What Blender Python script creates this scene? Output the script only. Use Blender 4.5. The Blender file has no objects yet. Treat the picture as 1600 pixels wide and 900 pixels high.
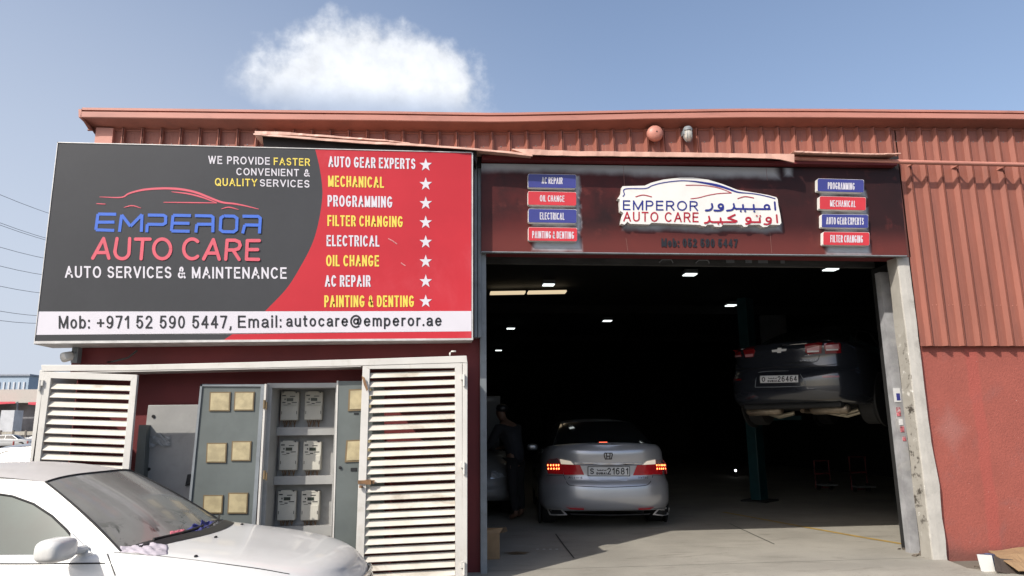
import bpy, bmesh, math, random
import numpy as np
from math import sin, cos, tan, pi, radians, sqrt, atan2
from mathutils import Vector, Matrix
from mathutils.bvhtree import BVHTree
random.seed(7)
SC = bpy.context.scene
COL = SC.collection

# ------------------------------------------------------------------ camera, sky, sun, exposure
FPX, PITCH, ROLL, YAW, EYE = 1111.0, radians(11.1), radians(0.63), radians(5.6), 1.42
_F0 = np.array([0, cos(PITCH), sin(PITCH)]); _R0 = np.array([1., 0, 0]); _U0 = np.cross(_R0, _F0)
_M = np.array([[cos(YAW), sin(YAW), 0], [-sin(YAW), cos(YAW), 0], [0, 0, 1]])
CR = _M @ (cos(ROLL)*_R0 - sin(ROLL)*_U0); CU = _M @ (cos(ROLL)*_U0 + sin(ROLL)*_R0); CF = _M @ _F0
CAM = np.array([0, 0, EYE])
cd = bpy.data.cameras.new('camera'); cam = bpy.data.objects.new('camera', cd); COL.objects.link(cam)
cd.sensor_width = 36; cd.lens = 36*FPX/1600; cd.clip_start = 0.05; cd.clip_end = 3000
cam.matrix_world = Matrix(((CR[0], CU[0], -CF[0], CAM[0]), (CR[1], CU[1], -CF[1], CAM[1]), (CR[2], CU[2], -CF[2], CAM[2]), (0, 0, 0, 1)))
SC.camera = cam
SUN_AZ, SUN_EL = radians(45.5), radians(41.5)         # light travels toward +x,+y and down
SUN_STRENGTH, SKY_STRENGTH = 4.0, 0.15
SC.view_settings.view_transform = 'Standard'; SC.view_settings.look = 'None'
SC.view_settings.gamma = 1; SC.view_settings.use_curve_mapping = False
SC.view_settings.exposure = 0.34
sd = bpy.data.lights.new('sun', 'SUN'); sd.energy = SUN_STRENGTH; sd.angle = radians(0.5); sd.color = (1, .95, .87)
sun = bpy.data.objects.new('sun', sd); COL.objects.link(sun)
sdir = Vector((sin(SUN_AZ)*cos(SUN_EL), cos(SUN_AZ)*cos(SUN_EL), -sin(SUN_EL)))
sun.rotation_euler = sdir.to_track_quat('-Z', 'Y').to_euler(); sun.location = (-6, -8, 12)

def ray(px, py): return CF*FPX + CR*(px-800) + CU*(450-py)
def PY(px, py, y): d = ray(px, py); return CAM + d*(y/d[1])
def PZ(px, py, z): d = ray(px, py); return CAM + d*((z-EYE)/d[2])
def PX(px, py, x): d = ray(px, py); return CAM + d*(x/d[0])

class NT:
    """tiny helper round a node tree"""
    def __init__(s, nt): s.nt = nt; s.n = nt.nodes; s.l = nt.links
    def node(s, t, **kw):
        n = s.n.new(t)
        for k, v in kw.items(): setattr(n, k, v)
        return n
    def link(s, a, b): s.l.new(a, b)
    def math(s, op, a, b=None, clamp=False):
        n = s.node('ShaderNodeMath', operation=op, use_clamp=clamp)
        for i, v in enumerate((a, b)):
            if v is None: continue
            if isinstance(v, (int, float)): n.inputs[i].default_value = v
            else: s.link(v, n.inputs[i])
        return n.outputs[0]
    def maprange(s, v, a, b, c=0, d=1, smooth=True):
        n = s.node('ShaderNodeMapRange', interpolation_type='SMOOTHSTEP' if smooth else 'LINEAR')
        s.link(v, n.inputs[0])
        for i, q in enumerate((a, b, c, d)): n.inputs[i+1].default_value = q
        return n.outputs[0]
    def mix(s, f, a, b, mode='MIX'):
        n = s.node('ShaderNodeMix', data_type='RGBA', blend_type=mode)
        for sock, v in ((n.inputs[0], f), (n.inputs[6], a), (n.inputs[7], b)):
            if isinstance(v, (int, float)): sock.default_value = v
            elif isinstance(v, tuple): sock.default_value = (*v[:3], 1)
            else: s.link(v, sock)
        return n.outputs[2]
    def noise(s, vec, scale, detail=4, rough=.55, dist=0):
        n = s.node('ShaderNodeTexNoise'); n.inputs['Scale'].default_value = scale
        n.inputs['Detail'].default_value = detail; n.inputs['Roughness'].default_value = rough; n.inputs['Distortion'].default_value = dist
        if vec is not None: s.link(vec, n.inputs['Vector'])
        return n.outputs['Fac']
    def dot(s, vec, v):
        n = s.node('ShaderNodeVectorMath', operation='DOT_PRODUCT'); s.link(vec, n.inputs[0]); n.inputs[1].default_value = tuple(v)
        return n.outputs['Value']

# world: physical sky plus one cumulus fixed in the direction of the sky where it stood
W = bpy.data.worlds.new('World'); SC.world = W; W.use_nodes = True
T = NT(W.node_tree); T.n.clear()
sky = T.node('ShaderNodeTexSky', sky_type='NISHITA', sun_disc=False)
sky.sun_elevation = SUN_EL; sky.sun_rotation = atan2(-sdir.x, -sdir.y)
sky.altitude = 0; sky.air_density = 1.0; sky.dust_density = 3.0; sky.ozone_density = 2.4
tc = T.node('ShaderNodeTexCoord')
nv = T.node('ShaderNodeVectorMath', operation='NORMALIZE'); T.link(tc.outputs['Generated'], nv.inputs[0])
cdir = ray(582, 160); cdir /= np.linalg.norm(cdir)
cright = np.cross(cdir, [0, 0, 1]); cright /= np.linalg.norm(cright); cup = np.cross(cright, cdir)
dz = T.math('MAXIMUM', T.dot(nv.outputs[0], cdir), 0.05)
ca = T.math('DIVIDE', T.dot(nv.outputs[0], cright), dz); cb = T.math('DIVIDE', T.dot(nv.outputs[0], cup), dz)
ea = T.math('POWER', T.math('ABSOLUTE', T.math('DIVIDE', ca, 0.166)), 2.2)
cbp = T.math('MAXIMUM', cb, 0.0); cbn = T.math('MINIMUM', cb, 0.0)
eb = T.math('ADD', T.math('POWER', T.math('DIVIDE', cbp, 0.108), 1.9), T.math('POWER', T.math('ABSOLUTE', T.math('DIVIDE', cbn, 0.03)), 2.0))
er = T.math('POWER', T.math('ADD', ea, eb), 0.5)
n1 = T.noise(nv.outputs[0], 13, 2, .5); n2 = T.noise(nv.outputs[0], 38, 5, .56); n3 = T.noise(nv.outputs[0], 150, 5, .65)
nn = T.math('ADD', T.math('ADD', T.math('MULTIPLY', n1, .62), T.math('MULTIPLY', n2, .42)), T.math('MULTIPLY', n3, .06))
dens = T.math('SUBTRACT', T.math('ADD', T.math('SUBTRACT', 1.0, er), nn), 0.52)
alpha = T.maprange(dens, -0.05, 0.27)
alpha = T.math('MULTIPLY', alpha, T.maprange(cb, -0.016, 0.03, 0.25, 1.0))
bright = T.maprange(dens, 0.0, 0.9, 0.92, 1.06)
tex = T.math('ADD', T.math('MULTIPLY', n2, .42), .78)
cloudc = T.node('ShaderNodeMix', data_type='RGBA', blend_type='MULTIPLY'); cloudc.inputs[0].default_value = 1
cloudc.inputs[6].default_value = (5.1, 5.3, 5.65, 1)
cmb = T.node('ShaderNodeCombineColor'); bt = T.math('MULTIPLY', bright, tex)
for i in range(3): T.link(bt, cmb.inputs[i])
T.link(cmb.outputs[0], cloudc.inputs[7])
bg = T.node('ShaderNodeBackground'); bg.inputs[1].default_value = SKY_STRENGTH
el = T.dot(nv.outputs[0], (0, 0, 1)); az = T.dot(nv.outputs[0], (-.75, .66, 0))
haze = T.math('MULTIPLY', T.maprange(el, -.02, .95, 1.0, 0.0), T.maprange(az, .35, 1.0, .27, .95))
hazy = T.mix(haze, sky.outputs[0], (3.45, 3.75, 4.35))
skyc = T.mix(alpha, hazy, cloudc.outputs[2]); T.link(skyc, bg.inputs[0])
wo = T.node('ShaderNodeOutputWorld'); T.link(bg.outputs[0], wo.inputs[0])

# ------------------------------------------------------------------ helpers
def srgb(r, g, b):
    f = lambda c: (c/255/12.92) if c/255 <= .04045 else ((c/255+.055)/1.055)**2.4
    return (f(r), f(g), f(b))

def mat(name, col, rough=.5, metal=0.0, var=.12, scale=3.0, bump=0.0, bscale=60.0, coat=0.0, dirt=None, dscale=2.5, damt=.5,
        stretch=(1, 1, 1), emit=None, estr=0.0, spec=.5, fine=.0):
    m = bpy.data.materials.new(name); m.use_nodes = True
    if not emit: col = tuple(x*.84 for x in col); dirt = tuple(x*.84 for x in dirt) if dirt else None
    t = NT(m.node_tree); p = m.node_tree.nodes['Principled BSDF']
    co = t.node('ShaderNodeTexCoord'); mp = t.node('ShaderNodeMapping'); mp.inputs['Scale'].default_value = stretch
    t.link(co.outputs['Object'], mp.inputs[0]); v = mp.outputs[0]
    c = None
    if var > 0:
        n = t.noise(v, scale, 6, .6)
        lo = tuple(max(0, x*(1-var)) for x in col); hi = tuple(min(1, x*(1+var)) for x in col)
        c = t.mix(t.maprange(n, .3, .7), lo, hi)
        if fine > 0:
            f = t.noise(v, scale*22, 3, .7)
            c = t.mix(t.maprange(f, .35, .65), c, t.mix(1.0, c, (1-fine,)*3, 'MULTIPLY'))
    if dirt:
        n2 = t.noise(v, dscale, 8, .68, .4)
        k = t.math('MULTIPLY', t.maprange(n2, .52, .72), damt)
        c = t.mix(k, c if c is not None else tuple(col), tuple(dirt))
    if c is not None: t.link(c, p.inputs['Base Color'])
    else: p.inputs['Base Color'].default_value = (*col, 1)
    p.inputs['Roughness'].default_value = rough; p.inputs['Metallic'].default_value = metal
    p.inputs['Specular IOR Level'].default_value = spec
    p.inputs['Coat Weight'].default_value = coat; p.inputs['Coat Roughness'].default_value = .06
    if bump > 0:
        b = t.node('ShaderNodeBump'); b.inputs['Strength'].default_value = bump; b.inputs['Distance'].default_value = .01
        t.link(t.noise(v, bscale, 5, .6), b.inputs['Height']); t.link(b.outputs[0], p.inputs['Normal'])
    if emit:
        p.inputs['Emission Color'].default_value = (*emit, 1); p.inputs['Emission Strength'].default_value = estr
    return m

OFF = {}
def link(o): COL.objects.link(o); return o
def tag(o, label, cat, group=None):
    o['label'] = label; o['category'] = cat
    if group: o['group'] = group
    return o
def thing(name, label, cat, loc=(0, 0, 0), rz=0.0, group=None):
    o = link(bpy.data.objects.new(name, None)); o.location = loc; o.rotation_euler = (0, 0, rz); o.empty_display_size = .1
    OFF[o.name] = np.array(loc, float)
    return tag(o, label, cat, group)
def copy_tree(o, parent=None):
    c = o.copy(); COL.objects.link(c)
    if parent: c.parent = parent
    for ch in [x for x in o.children]: copy_tree(ch, c)
    return c

class MB:
    def __init__(s): s.v = []; s.f = []
    def add(s, vs, fs):
        k = len(s.v); s.v += [tuple(map(float, q)) for q in vs]; s.f += [tuple(i+k for i in f) for f in fs]; return s
    def box(s, x0, x1, y0, y1, z0, z1):
        return s.add([(x0, y0, z0), (x1, y0, z0), (x1, y1, z0), (x0, y1, z0), (x0, y0, z1), (x1, y0, z1), (x1, y1, z1), (x0, y1, z1)],
                     [(0, 3, 2, 1), (4, 5, 6, 7), (0, 1, 5, 4), (1, 2, 6, 5), (2, 3, 7, 6), (3, 0, 4, 7)])
    def hexa(s, front, back):
        """front, back: four points each, same order"""
        return s.add(list(front)+list(back), [(0, 1, 2, 3), (7, 6, 5, 4), (0, 4, 5, 1), (1, 5, 6, 2), (2, 6, 7, 3), (3, 7, 4, 0)])
    def pxslab(s, quad, y0, y1):
        f = [PY(*q, y0) for q in quad]; d = [np.array([q[0], y1, q[2]]) for q in f]
        return s.hexa(f, d)
    def tube(s, pts, r, n=8, cap=True):
        pts = [np.array(p, float) for p in pts]; m = len(pts); rs = r if hasattr(r, '__len__') else [r]*m
        vs = []
        for i, p in enumerate(pts):
            d = (pts[min(i+1, m-1)] - pts[max(i-1, 0)]); d /= (np.linalg.norm(d)+1e-9)
            a = np.cross(d, [0, 0, 1]) if abs(d[2]) < .9 else np.cross(d, [1, 0, 0]); a /= np.linalg.norm(a); b = np.cross(d, a)
            for k in range(n): vs.append(p + rs[i]*(cos(2*pi*k/n)*a + sin(2*pi*k/n)*b))
        fs = [(i*n+k, i*n+(k+1) % n, (i+1)*n+(k+1) % n, (i+1)*n+k) for i in range(m-1) for k in range(n)]
        if cap: fs += [tuple(range(n-1, -1, -1)), tuple((m-1)*n+k for k in range(n))]
        return s.add(vs, fs)
    def lathe(s, prof, origin, axis='-y', n=28):
        """prof: (r, h) pairs, h along axis"""
        A = {'-y': (np.array([0, -1., 0]), np.array([1., 0, 0]), np.array([0, 0, 1.])), 'z': (np.array([0, 0, 1.]), np.array([1., 0, 0]), np.array([0, 1., 0])),
             'x': (np.array([1., 0, 0]), np.array([0, 1., 0]), np.array([0, 0, 1.])), '-z': (np.array([0, 0, -1.]), np.array([0, 1., 0]), np.array([1., 0, 0]))}[axis]
        o = np.array(origin, float); vs = []
        for r, h in prof:
            for k in range(n): vs.append(o + A[0]*h + r*(cos(2*pi*k/n)*A[1] + sin(2*pi*k/n)*A[2]))
        m = len(prof); fs = [(i*n+k, i*n+(k+1) % n, (i+1)*n+(k+1) % n, (i+1)*n+k) for i in range(m-1) for k in range(n)]
        if prof[0][0] > 1e-4: fs.append(tuple(range(n-1, -1, -1)))
        if prof[-1][0] > 1e-4: fs.append(tuple((m-1)*n+k for k in range(n)))
        return s.add(vs, fs)
    def grid(s, rows):
        k = len(rows[0]); vs = [p for r in rows for p in r]
        return s.add(vs, [(i*k+j, i*k+j+1, (i+1)*k+j+1, (i+1)*k+j) for i in range(len(rows)-1) for j in range(k-1)])
    def build(s, name, m, parent=None, smooth=False, bevel=0.0, local=False):
        me = bpy.data.meshes.new(name); off = np.zeros(3)
        if parent is not None and not local: off = OFF.get(parent.name, off)
        me.from_pydata([tuple(np.array(q)-off) for q in s.v], [], s.f); me.validate(); me.update()
        bm = bmesh.new(); bm.from_mesh(me); bmesh.ops.recalc_face_normals(bm, faces=bm.faces[:]); bm.to_mesh(me); bm.free()
        me.materials.append(m)
        if smooth: me.polygons.foreach_set('use_smooth', [True]*len(me.polygons))
        o = link(bpy.data.objects.new(name, me))
        if parent is not None: o.parent = parent; OFF[o.name] = off
        if bevel > 0:
            b = o.modifiers.new('bevel', 'BEVEL'); b.width = bevel; b.segments = 2; b.limit_method = 'ANGLE'
        if smooth and bevel == 0: pass
        return o

def structure(o): o['kind'] = 'structure'; return o
def poly_fill(pts):
    """triangulate a simple 2D polygon -> (verts2d, tris)"""
    bm = bmesh.new(); vs = [bm.verts.new((p[0], p[1], 0)) for p in pts]; f = bm.faces.new(vs); f.normal_update()
    r = bmesh.ops.triangulate(bm, faces=[f], ngon_method='EAR_CLIP'); bm.verts.index_update()
    out = [tuple(v.index for v in q.verts) for q in bm.faces]; co = [(v.co.x, v.co.y) for v in bm.verts]; bm.free()
    return co, out
def prism_px(mb, pts, y0, y1):
    """polygon traced on the facade, standing between the vertical planes y0 (front) and y1"""
    co, tr = poly_fill([(q[0], q[1]) for q in pts]); n = len(co)
    fr = [PY(*c, y0) for c in co]; bk = [np.array([q[0], y1, q[2]]) for q in fr]
    mb.add(fr+bk, tr + [tuple(i+n for i in t[::-1]) for t in tr] + [(i, (i+1) % n, n+(i+1) % n, n+i) for i in range(n)])
    return mb
def bez(pts, k=8):
    """Catmull-Rom through the points"""
    P = [np.array(p, float) for p in pts]; P = [2*P[0]-P[1]]+P+[2*P[-1]-P[-2]]; out = []
    for i in range(1, len(P)-2):
        for j in range(k):
            t = j/k; out.append(.5*((2*P[i]) + (P[i+1]-P[i-1])*t + (2*P[i-1]-5*P[i]+4*P[i+1]-P[i+2])*t*t + (3*P[i]-P[i-1]-3*P[i+1]+P[i+2])*t**3))
    out.append(P[-2]); return out
def split_sharp(P):
    out = [[P[0]]]
    for i in range(1, len(P)):
        out[-1].append(P[i])
        if i < len(P)-1:
            a = np.array(P[i], float)-np.array(P[i-1], float); b = np.array(P[i+1], float)-np.array(P[i], float); na, nb = np.linalg.norm(a), np.linalg.norm(b)
            if na > 1e-9 and nb > 1e-9 and np.dot(a, b)/(na*nb) < .25: out.append([P[i]])
    return out
def stroke2d(pts, w, roundcap=True):
    """a flat stroke of width w (number or list) as 2D verts and faces"""
    P = [np.array(p, float) for p in pts]; ws = list(w) if hasattr(w, '__len__') else [w]*len(P)
    kp = [i for i in range(len(P)) if i == 0 or np.linalg.norm(P[i]-P[i-1]) > 1e-7]; P = [P[i] for i in kp]; ws = [ws[i] for i in kp]; m = len(P); L = []; Rr = []
    for i in range(m):
        a = P[i]-P[max(i-1, 0)]; b = P[min(i+1, m-1)]-P[i]
        a = a/np.linalg.norm(a) if np.linalg.norm(a) > 1e-9 else None; b = b/np.linalg.norm(b) if np.linalg.norm(b) > 1e-9 else None
        if a is None: d = b; k = 1
        elif b is None: d = a; k = 1
        else:
            d = a+b; d /= np.linalg.norm(d)+1e-9; k = min(1.6, 1/max(.3, np.dot(d, a)))
        nrm = np.array([-d[1], d[0]])*ws[i]/2*k; L.append(P[i]+nrm); Rr.append(P[i]-nrm)
    vs = [tuple(q) for q in L+Rr]; fs = [(i, i+1, m+i+1, m+i) for i in range(m-1)]
    if roundcap and np.linalg.norm(P[0]-P[-1]) > 1e-6:
        for e in (0, m-1):
            d = (P[0]-P[1]) if e == 0 else (P[-1]-P[-2]); a0 = atan2(d[1], d[0])
            c = len(vs); vs += [tuple(P[e]+ws[e]/2*np.array([cos(a0-pi/2+pi*q/8), sin(a0-pi/2+pi*q/8)])) for q in range(9)]; fs.append(tuple(range(c, c+9)))
    return vs, fs

def AR(cx, cy, rx, ry, a, b, n=14): return [(cx+rx*cos(radians(a+(b-a)*i/n)), cy+ry*sin(radians(a+(b-a)*i/n))) for i in range(n+1)]
GL = {  # single-line letters: width, strokes; cap height 1
 'A': (.72, [[(0, 0), (.36, 1), (.72, 0)], [(.13, .34), (.59, .34)]]), 'B': (.6, [[(.36, 0), (0, 0), (0, 1), (.33, 1)]+AR(.33, .765, .22, .235, 90, -90)+[(0, .53)], AR(.36, .265, .24, .265, 90, -90)]),
 'C': (.68, [AR(.36, .5, .36, .5, 48, 312, 22)]), 'D': (.66, [[(0, 0), (0, 1), (.28, 1)]+AR(.28, .5, .38, .5, 90, -90, 18)+[(0, 0)]]), 'E': (.54, [[(.54, 0), (0, 0), (0, 1), (.52, 1)], [(0, .53), (.48, .53)]]),
 'F': (.5, [[(0, 0), (0, 1), (.5, 1)], [(0, .5), (.43, .5)]]), 'G': (.72, [AR(.37, .5, .37, .5, 50, 315, 22)+[(.70, .42), (.42, .42)]]), 'H': (.62, [[(0, 0), (0, 1)], [(.62, 0), (.62, 1)], [(0, .52), (.62, .52)]]),
 'I': (.0, [[(0, 0), (0, 1)]]), 'L': (.46, [[(0, 1), (0, 0), (.46, 0)]]), 'M': (.78, [[(0, 0), (0, 1), (.39, .05), (.78, 1), (.78, 0)]]), 'N': (.64, [[(0, 0), (0, 1), (.64, 0), (.64, 1)]]),
 'O': (.76, [AR(.38, .5, .38, .5, 0, 360, 28)]), 'P': (.56, [[(0, 0), (0, 1), (.32, 1)]+AR(.32, .73, .24, .27, 90, -90)+[(0, .46)]]), 'Q': (.76, [AR(.38, .5, .38, .5, 0, 360, 28), [(.46, .22), (.76, -.04)]]),
 'R': (.62, [[(0, 0), (0, 1), (.36, 1)]+AR(.36, .745, .24, .255, 90, -90)+[(0, .49)], [(.34, .47), (.62, 0)]]), 'S': (.58, [AR(.29, .755, .27, .245, 25, 235)+[(.30, .505)]+AR(.30, .255, .28, .255, 62, -155)]),
 'T': (.6, [[(0, 1), (.6, 1)], [(.3, 1), (.3, 0)]]), 'U': (.62, [[(0, 1), (0, .31)]+AR(.31, .31, .31, .31, 180, 360)+[(.62, 1)]]), 'V': (.68, [[(0, 1), (.34, 0), (.68, 1)]]), 'W': (.98, [[(0, 1), (.25, 0), (.49, 1), (.73, 0), (.98, 1)]]),
 'X': (.64, [[(0, 1), (.64, 0)], [(.64, 1), (0, 0)]]), 'Y': (.66, [[(0, 1), (.33, .45), (.66, 1)], [(.33, .45), (.33, 0)]]), '&': (.72, [[(.72, 0), (.20, .66)]+AR(.33, .80, .15, .2, 200, -30)+[(.40, .62), (.12, .42)]+AR(.27, .26, .25, .26, 150, 300)+[(.64, .42)]]),
 '0': (.52, [AR(.26, .5, .26, .5, 0, 360, 26)]), '1': (.26, [[(0, .74), (.26, 1), (.26, 0)]]), '2': (.54, [AR(.27, .73, .25, .27, 165, -30)+[(.0, 0), (.54, 0)]]), '4': (.56, [[(.42, 0), (.42, 1), (0, .3), (.56, .3)]]),
 '5': (.54, [[(.50, 1), (.09, 1), (.03, .47)]+AR(.27, .33, .26, .33, 125, -160)]), '6': (.54, [AR(.27, .31, .26, .31, 0, 360, 22), AR(.32, .50, .31, .5, 60, 190)]), '7': (.52, [[(0, 1), (.52, 1), (.18, 0)]]),
 '8': (.54, [AR(.27, .75, .23, .25, 0, 360, 20), AR(.27, .25, .27, .25, 0, 360, 20)]), '9': (.54, [AR(.27, .69, .26, .31, 0, 360, 22), AR(.22, .50, .31, .5, 10, -125)]), '+': (.56, [[(0, .42), (.56, .42)], [(.28, .14), (.28, .70)]]),
 ':': (.0, [[(0, 0), (0, .04)], [(0, .60), (0, .64)]]), ',': (.06, [[(.06, .04), (.05, -.08), (0, -.18)]]), '.': (.0, [[(0, 0), (0, .04)]]), '-': (.26, [[(0, .38), (.26, .38)]]),
 '@': (1.0, [AR(.5, .42, .5, .58, -58, -350, 34)+[(.93, .22), (.80, .12), (.70, .20), (.74, .68)], AR(.50, .42, .21, .24, 10, 370, 20)]),
 'a': (.48, [AR(.24, .5, .22, .2, 155, 0)+[(.46, .12), (.50, 0)], [(.46, .40), (.26, .36)]+AR(.21, .18, .21, .19, 100, 290)+[(.46, .16)]]), 'b': (.5, [[(0, 1), (0, 0)], AR(.25, .35, .25, .35, 0, 360, 22)]), 'c': (.46, [AR(.25, .35, .25, .35, 42, 318, 20)]), 'd': (.5, [[(.5, 1), (.5, 0)], AR(.25, .35, .25, .35, 0, 360, 22)]),
 'e': (.5, [[(.02, .37), (.49, .37)]+AR(.25, .35, .25, .35, 5, 318, 22)]), 'i': (.0, [[(0, 0), (0, .70)], [(0, .96), (0, 1.0)]]), 'l': (.0, [[(0, 0), (0, 1)]]), 'm': (.76, [[(0, 0), (0, .70)], [(0, .5)]+AR(.19, .5, .19, .2, 180, 0)+[(.38, 0)], [(.38, .5)]+AR(.57, .5, .19, .2, 180, 0)+[(.76, 0)]]),
 'o': (.5, [AR(.25, .35, .25, .35, 0, 360, 22)]), 'p': (.5, [[(0, .70), (0, -.28)], AR(.25, .35, .25, .35, 0, 360, 22)]), 'r': (.24, [[(0, 0), (0, .70)], [(0, .42)]+AR(.22, .46, .22, .24, 180, 80)]), 't': (.26, [[(.1, .95), (.1, .12)]+AR(.20, .12, .10, .12, 180, 290), [(0, .69), (.25, .69)]]), 'u': (.46, [[(0, .70), (0, .22)]+AR(.23, .22, .23, .22, 180, 360), [(.46, .70), (.46, 0)]])}
def textstrokes(s, W, H, sw, slant=0.0):
    """strokes of a string set into a W x H frame (y up) with pen width sw: list of (verts, faces)"""
    ys = [p[1] for ch in s if ch != ' ' for st in GL[ch][1] for p in st]; y0, y1 = min(ys), max(ys); ky = (H-sw)/(y1-y0)
    gap, spw = .22, .50; fx = sum(GL[c][0] if c != ' ' else spw-gap for c in s) + gap*(len(s)-1); nb = sum(1 for c in s if c != ' ')
    kx = (W-sw*nb)/max(.01, fx); out = []; x = sw/2
    for c in s:
        if c == ' ': x += kx*spw; continue
        w, sts = GL[c]
        for k, st in enumerate(sts):
            P = [np.array((x+p[0]*kx, sw/2+(p[1]-y0)*ky)) for p in st]
            P = [p for i, p in enumerate(P) if i == 0 or np.linalg.norm(p-P[i-1]) > 1e-6]
            if np.linalg.norm(P[0]-P[-1]) > 1e-6:
                a = P[0]-P[1]; P[0] = P[0]+a/np.linalg.norm(a)*sw*.5*(0 if k and c in 'ARPEFHBGame' else 1); b = P[-1]-P[-2]; P[-1] = P[-1]+b/np.linalg.norm(b)*sw*.5
            parts = split_sharp(P)
            for j, Q in enumerate(parts):
                Q = [np.array(q) for q in Q]
                if len(Q) > 1 and j > 0: e = Q[0]-Q[1]; Q[0] = Q[0]+e/np.linalg.norm(e)*sw*.42
                if len(Q) > 1 and j < len(parts)-1: e = Q[-1]-Q[-2]; Q[-1] = Q[-1]+e/np.linalg.norm(e)*sw*.42
                vs, fs = stroke2d(Q, sw, False); out.append((k+j, vs, fs))
        x += w*kx+sw+gap*kx
    return out
def quadmap(q, s, t):
    """q = TL,TR,BR,BL pixel corners; s right, t up"""
    tl, tr, br, bl = [np.array(c, float) for c in q]
    return (bl*(1-s)+br*s)*(1-t) + (tl*(1-s)+tr*s)*t
def text_px(mb, s, q, y, pen=.16):
    W = q[1][0]-q[0][0]; H = ((q[3][1]-q[0][1])+(q[2][1]-q[1][1]))/2
    for k, vs, fs in textstrokes(s, W, H, pen if pen > 1 else pen*H): mb.add([PY(*quadmap(q, a/W, b/H), y-.0004*k) for a, b in vs], fs)
    return mb
def box4(x0, x1, tl, tr, bl, br): return ((x0, tl), (x1, tr), (x1, br), (x0, bl))

# ------------------------------------------------------------------ materials
M = {}
M['clad'] = mat('red_cladding_paint', (.31, .108, .074), .55, var=.12, scale=1.2, dirt=(.22, .085, .065), dscale=2.0, damt=.6, stretch=(3, 3, .5), fine=.06)
M['trim'] = mat('pink_red_trim_paint', (.53, .225, .17), .5, var=.10, scale=2, dirt=(.30, .13, .1), damt=.5, stretch=(.6, 1, 3))
M['flash'] = mat('sun_bleached_flashing_paint', (.68, .40, .31), .5, var=.14, scale=3, dirt=(.36, .17, .13), damt=.6, bump=.15, bscale=8)
M['darkred'] = mat('dark_red_wall_paint', (.15, .014, .016), .65, var=.14, scale=1.5, bump=.15, bscale=80)
M['steel'] = mat('grey_steel_paint', (.22, .24, .255), .5, var=.14, scale=4, dirt=(.10, .10, .10), dscale=5, damt=.5)
M['post'] = mat('cream_post_paint', (.50, .475, .43), .6, var=.10, scale=5, dirt=(.19, .17, .14), dscale=5, damt=.75, bump=.3, bscale=30, stretch=(1, 1, .6))
M['rail'] = mat('shutter_rail_galvanised', (.42, .42, .43), .5, .2, var=.2, scale=6, dirt=(.62, .6, .55), damt=.6)
M['shutter'] = mat('shutter_dark_steel', (.075, .075, .073), .5, var=.3, scale=7, stretch=(.5, 1, 3))
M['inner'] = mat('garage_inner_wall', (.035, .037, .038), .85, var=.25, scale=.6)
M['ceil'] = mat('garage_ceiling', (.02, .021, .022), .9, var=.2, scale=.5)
M['alu'] = mat('sign_frame_aluminium', (.62, .60, .58), .4, .3, var=.14, scale=8)
M['white'] = mat('white_enamel_paint', (.66, .635, .59), .45, var=.05, scale=3, dirt=(.42, .37, .29), dscale=3.5, damt=.45)
M['slat'] = mat('white_louver_paint', (.62, .575, .50), .5, var=.12, scale=5, dirt=(.30, .24, .17), dscale=2.2, damt=.75, stretch=(.7, 1, 1.6))
M['encl'] = mat('grey_enclosure_paint', (.125, .142, .136), .45, var=.10, scale=3, dirt=(.09, .1, .1), damt=.4)
M['encl_in'] = mat('pale_grey_enclosure_paint', (.36, .355, .34), .5, var=.10, scale=3, dirt=(.2, .19, .17), damt=.5)
M['cream'] = mat('cream_board', (.56, .535, .46), .5, var=.08, scale=6, dirt=(.40, .33, .22), damt=.4)
M['amber'] = mat('yellowed_window_acrylic', (.46, .385, .23), .3, var=.2, scale=10, coat=.3)
M['bezel'] = mat('brown_bezel', (.17, .12, .06), .5, var=.2)
M['black'] = mat('black_plastic', (.012, .012, .013), .4, var=.2)
M['rubber'] = mat('rubber', (.018, .018, .018), .8, var=.3, bump=.2, bscale=60)
M['lcd'] = mat('meter_lcd', (.02, .03, .02), .2, var=.1)
M['rust'] = mat('rusty_brass', (.25, .14, .07), .6, .4, var=.3, scale=20)
M['apron'] = None
M['tline'] = mat('sky_wire', (.09, .09, .1), .6, var=.05)
M['card'] = mat('cardboard', (.33, .21, .11), .8, var=.14, scale=6, dirt=(.2, .13, .07), damt=.5, bump=.1)
M['chrome'] = mat('chrome', (.7, .7, .72), .12, 1.0, var=.05)
M['dark'] = mat('underbody_dark', (.012, .012, .012), .8, var=.3)
M['muffler'] = mat('muffler_steel', (.30, .25, .19), .45, .7, var=.3, scale=9, dirt=(.2, .12, .07), damt=.6)
M['plate'] = mat('number_plate_white', (.72, .72, .72), .35, var=.05)
M['ink'] = mat('black_ink', (.01, .01, .012), .5, var=.1)
M['red_lens'] = mat('red_lens', (.33, .012, .018), .12, var=.15, scale=12, coat=.6, emit=(.9, .03, .03), estr=.035)
M['clear_lens'] = mat('clear_lens', (.75, .7, .66), .12, var=.1, coat=.8, emit=(1, .82, .6), estr=.35)
M['led'] = mat('brake_led', (.9, .1, .03), .3, var=.02, emit=(1, .15, .04), estr=7)
M['teal'] = mat('teal_lift_paint', (.0, .04, .048), .5, var=.2)
M['glassdark'] = mat('tinted_car_glass', (.012, .014, .015), .05, var=.1, coat=.5)
M['vwhite'] = mat('sign_white_vinyl', (.68, .65, .70), .35, var=.03, scale=1.5)
M['vyellow'] = mat('sign_yellow_vinyl', (.80, .62, .09), .35, var=.04)
M['vblack'] = mat('sign_black_vinyl', (.015, .015, .018), .35, var=.05)
M['vblue'] = mat('sign_blue_vinyl', (.045, .14, .60), .35, var=.06)
M['vpink'] = mat('sign_rose_vinyl', (.66, .10, .14), .35, var=.06)
M['vnavy'] = mat('logo_navy_vinyl', (.02, .025, .22), .35, var=.06)
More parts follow.
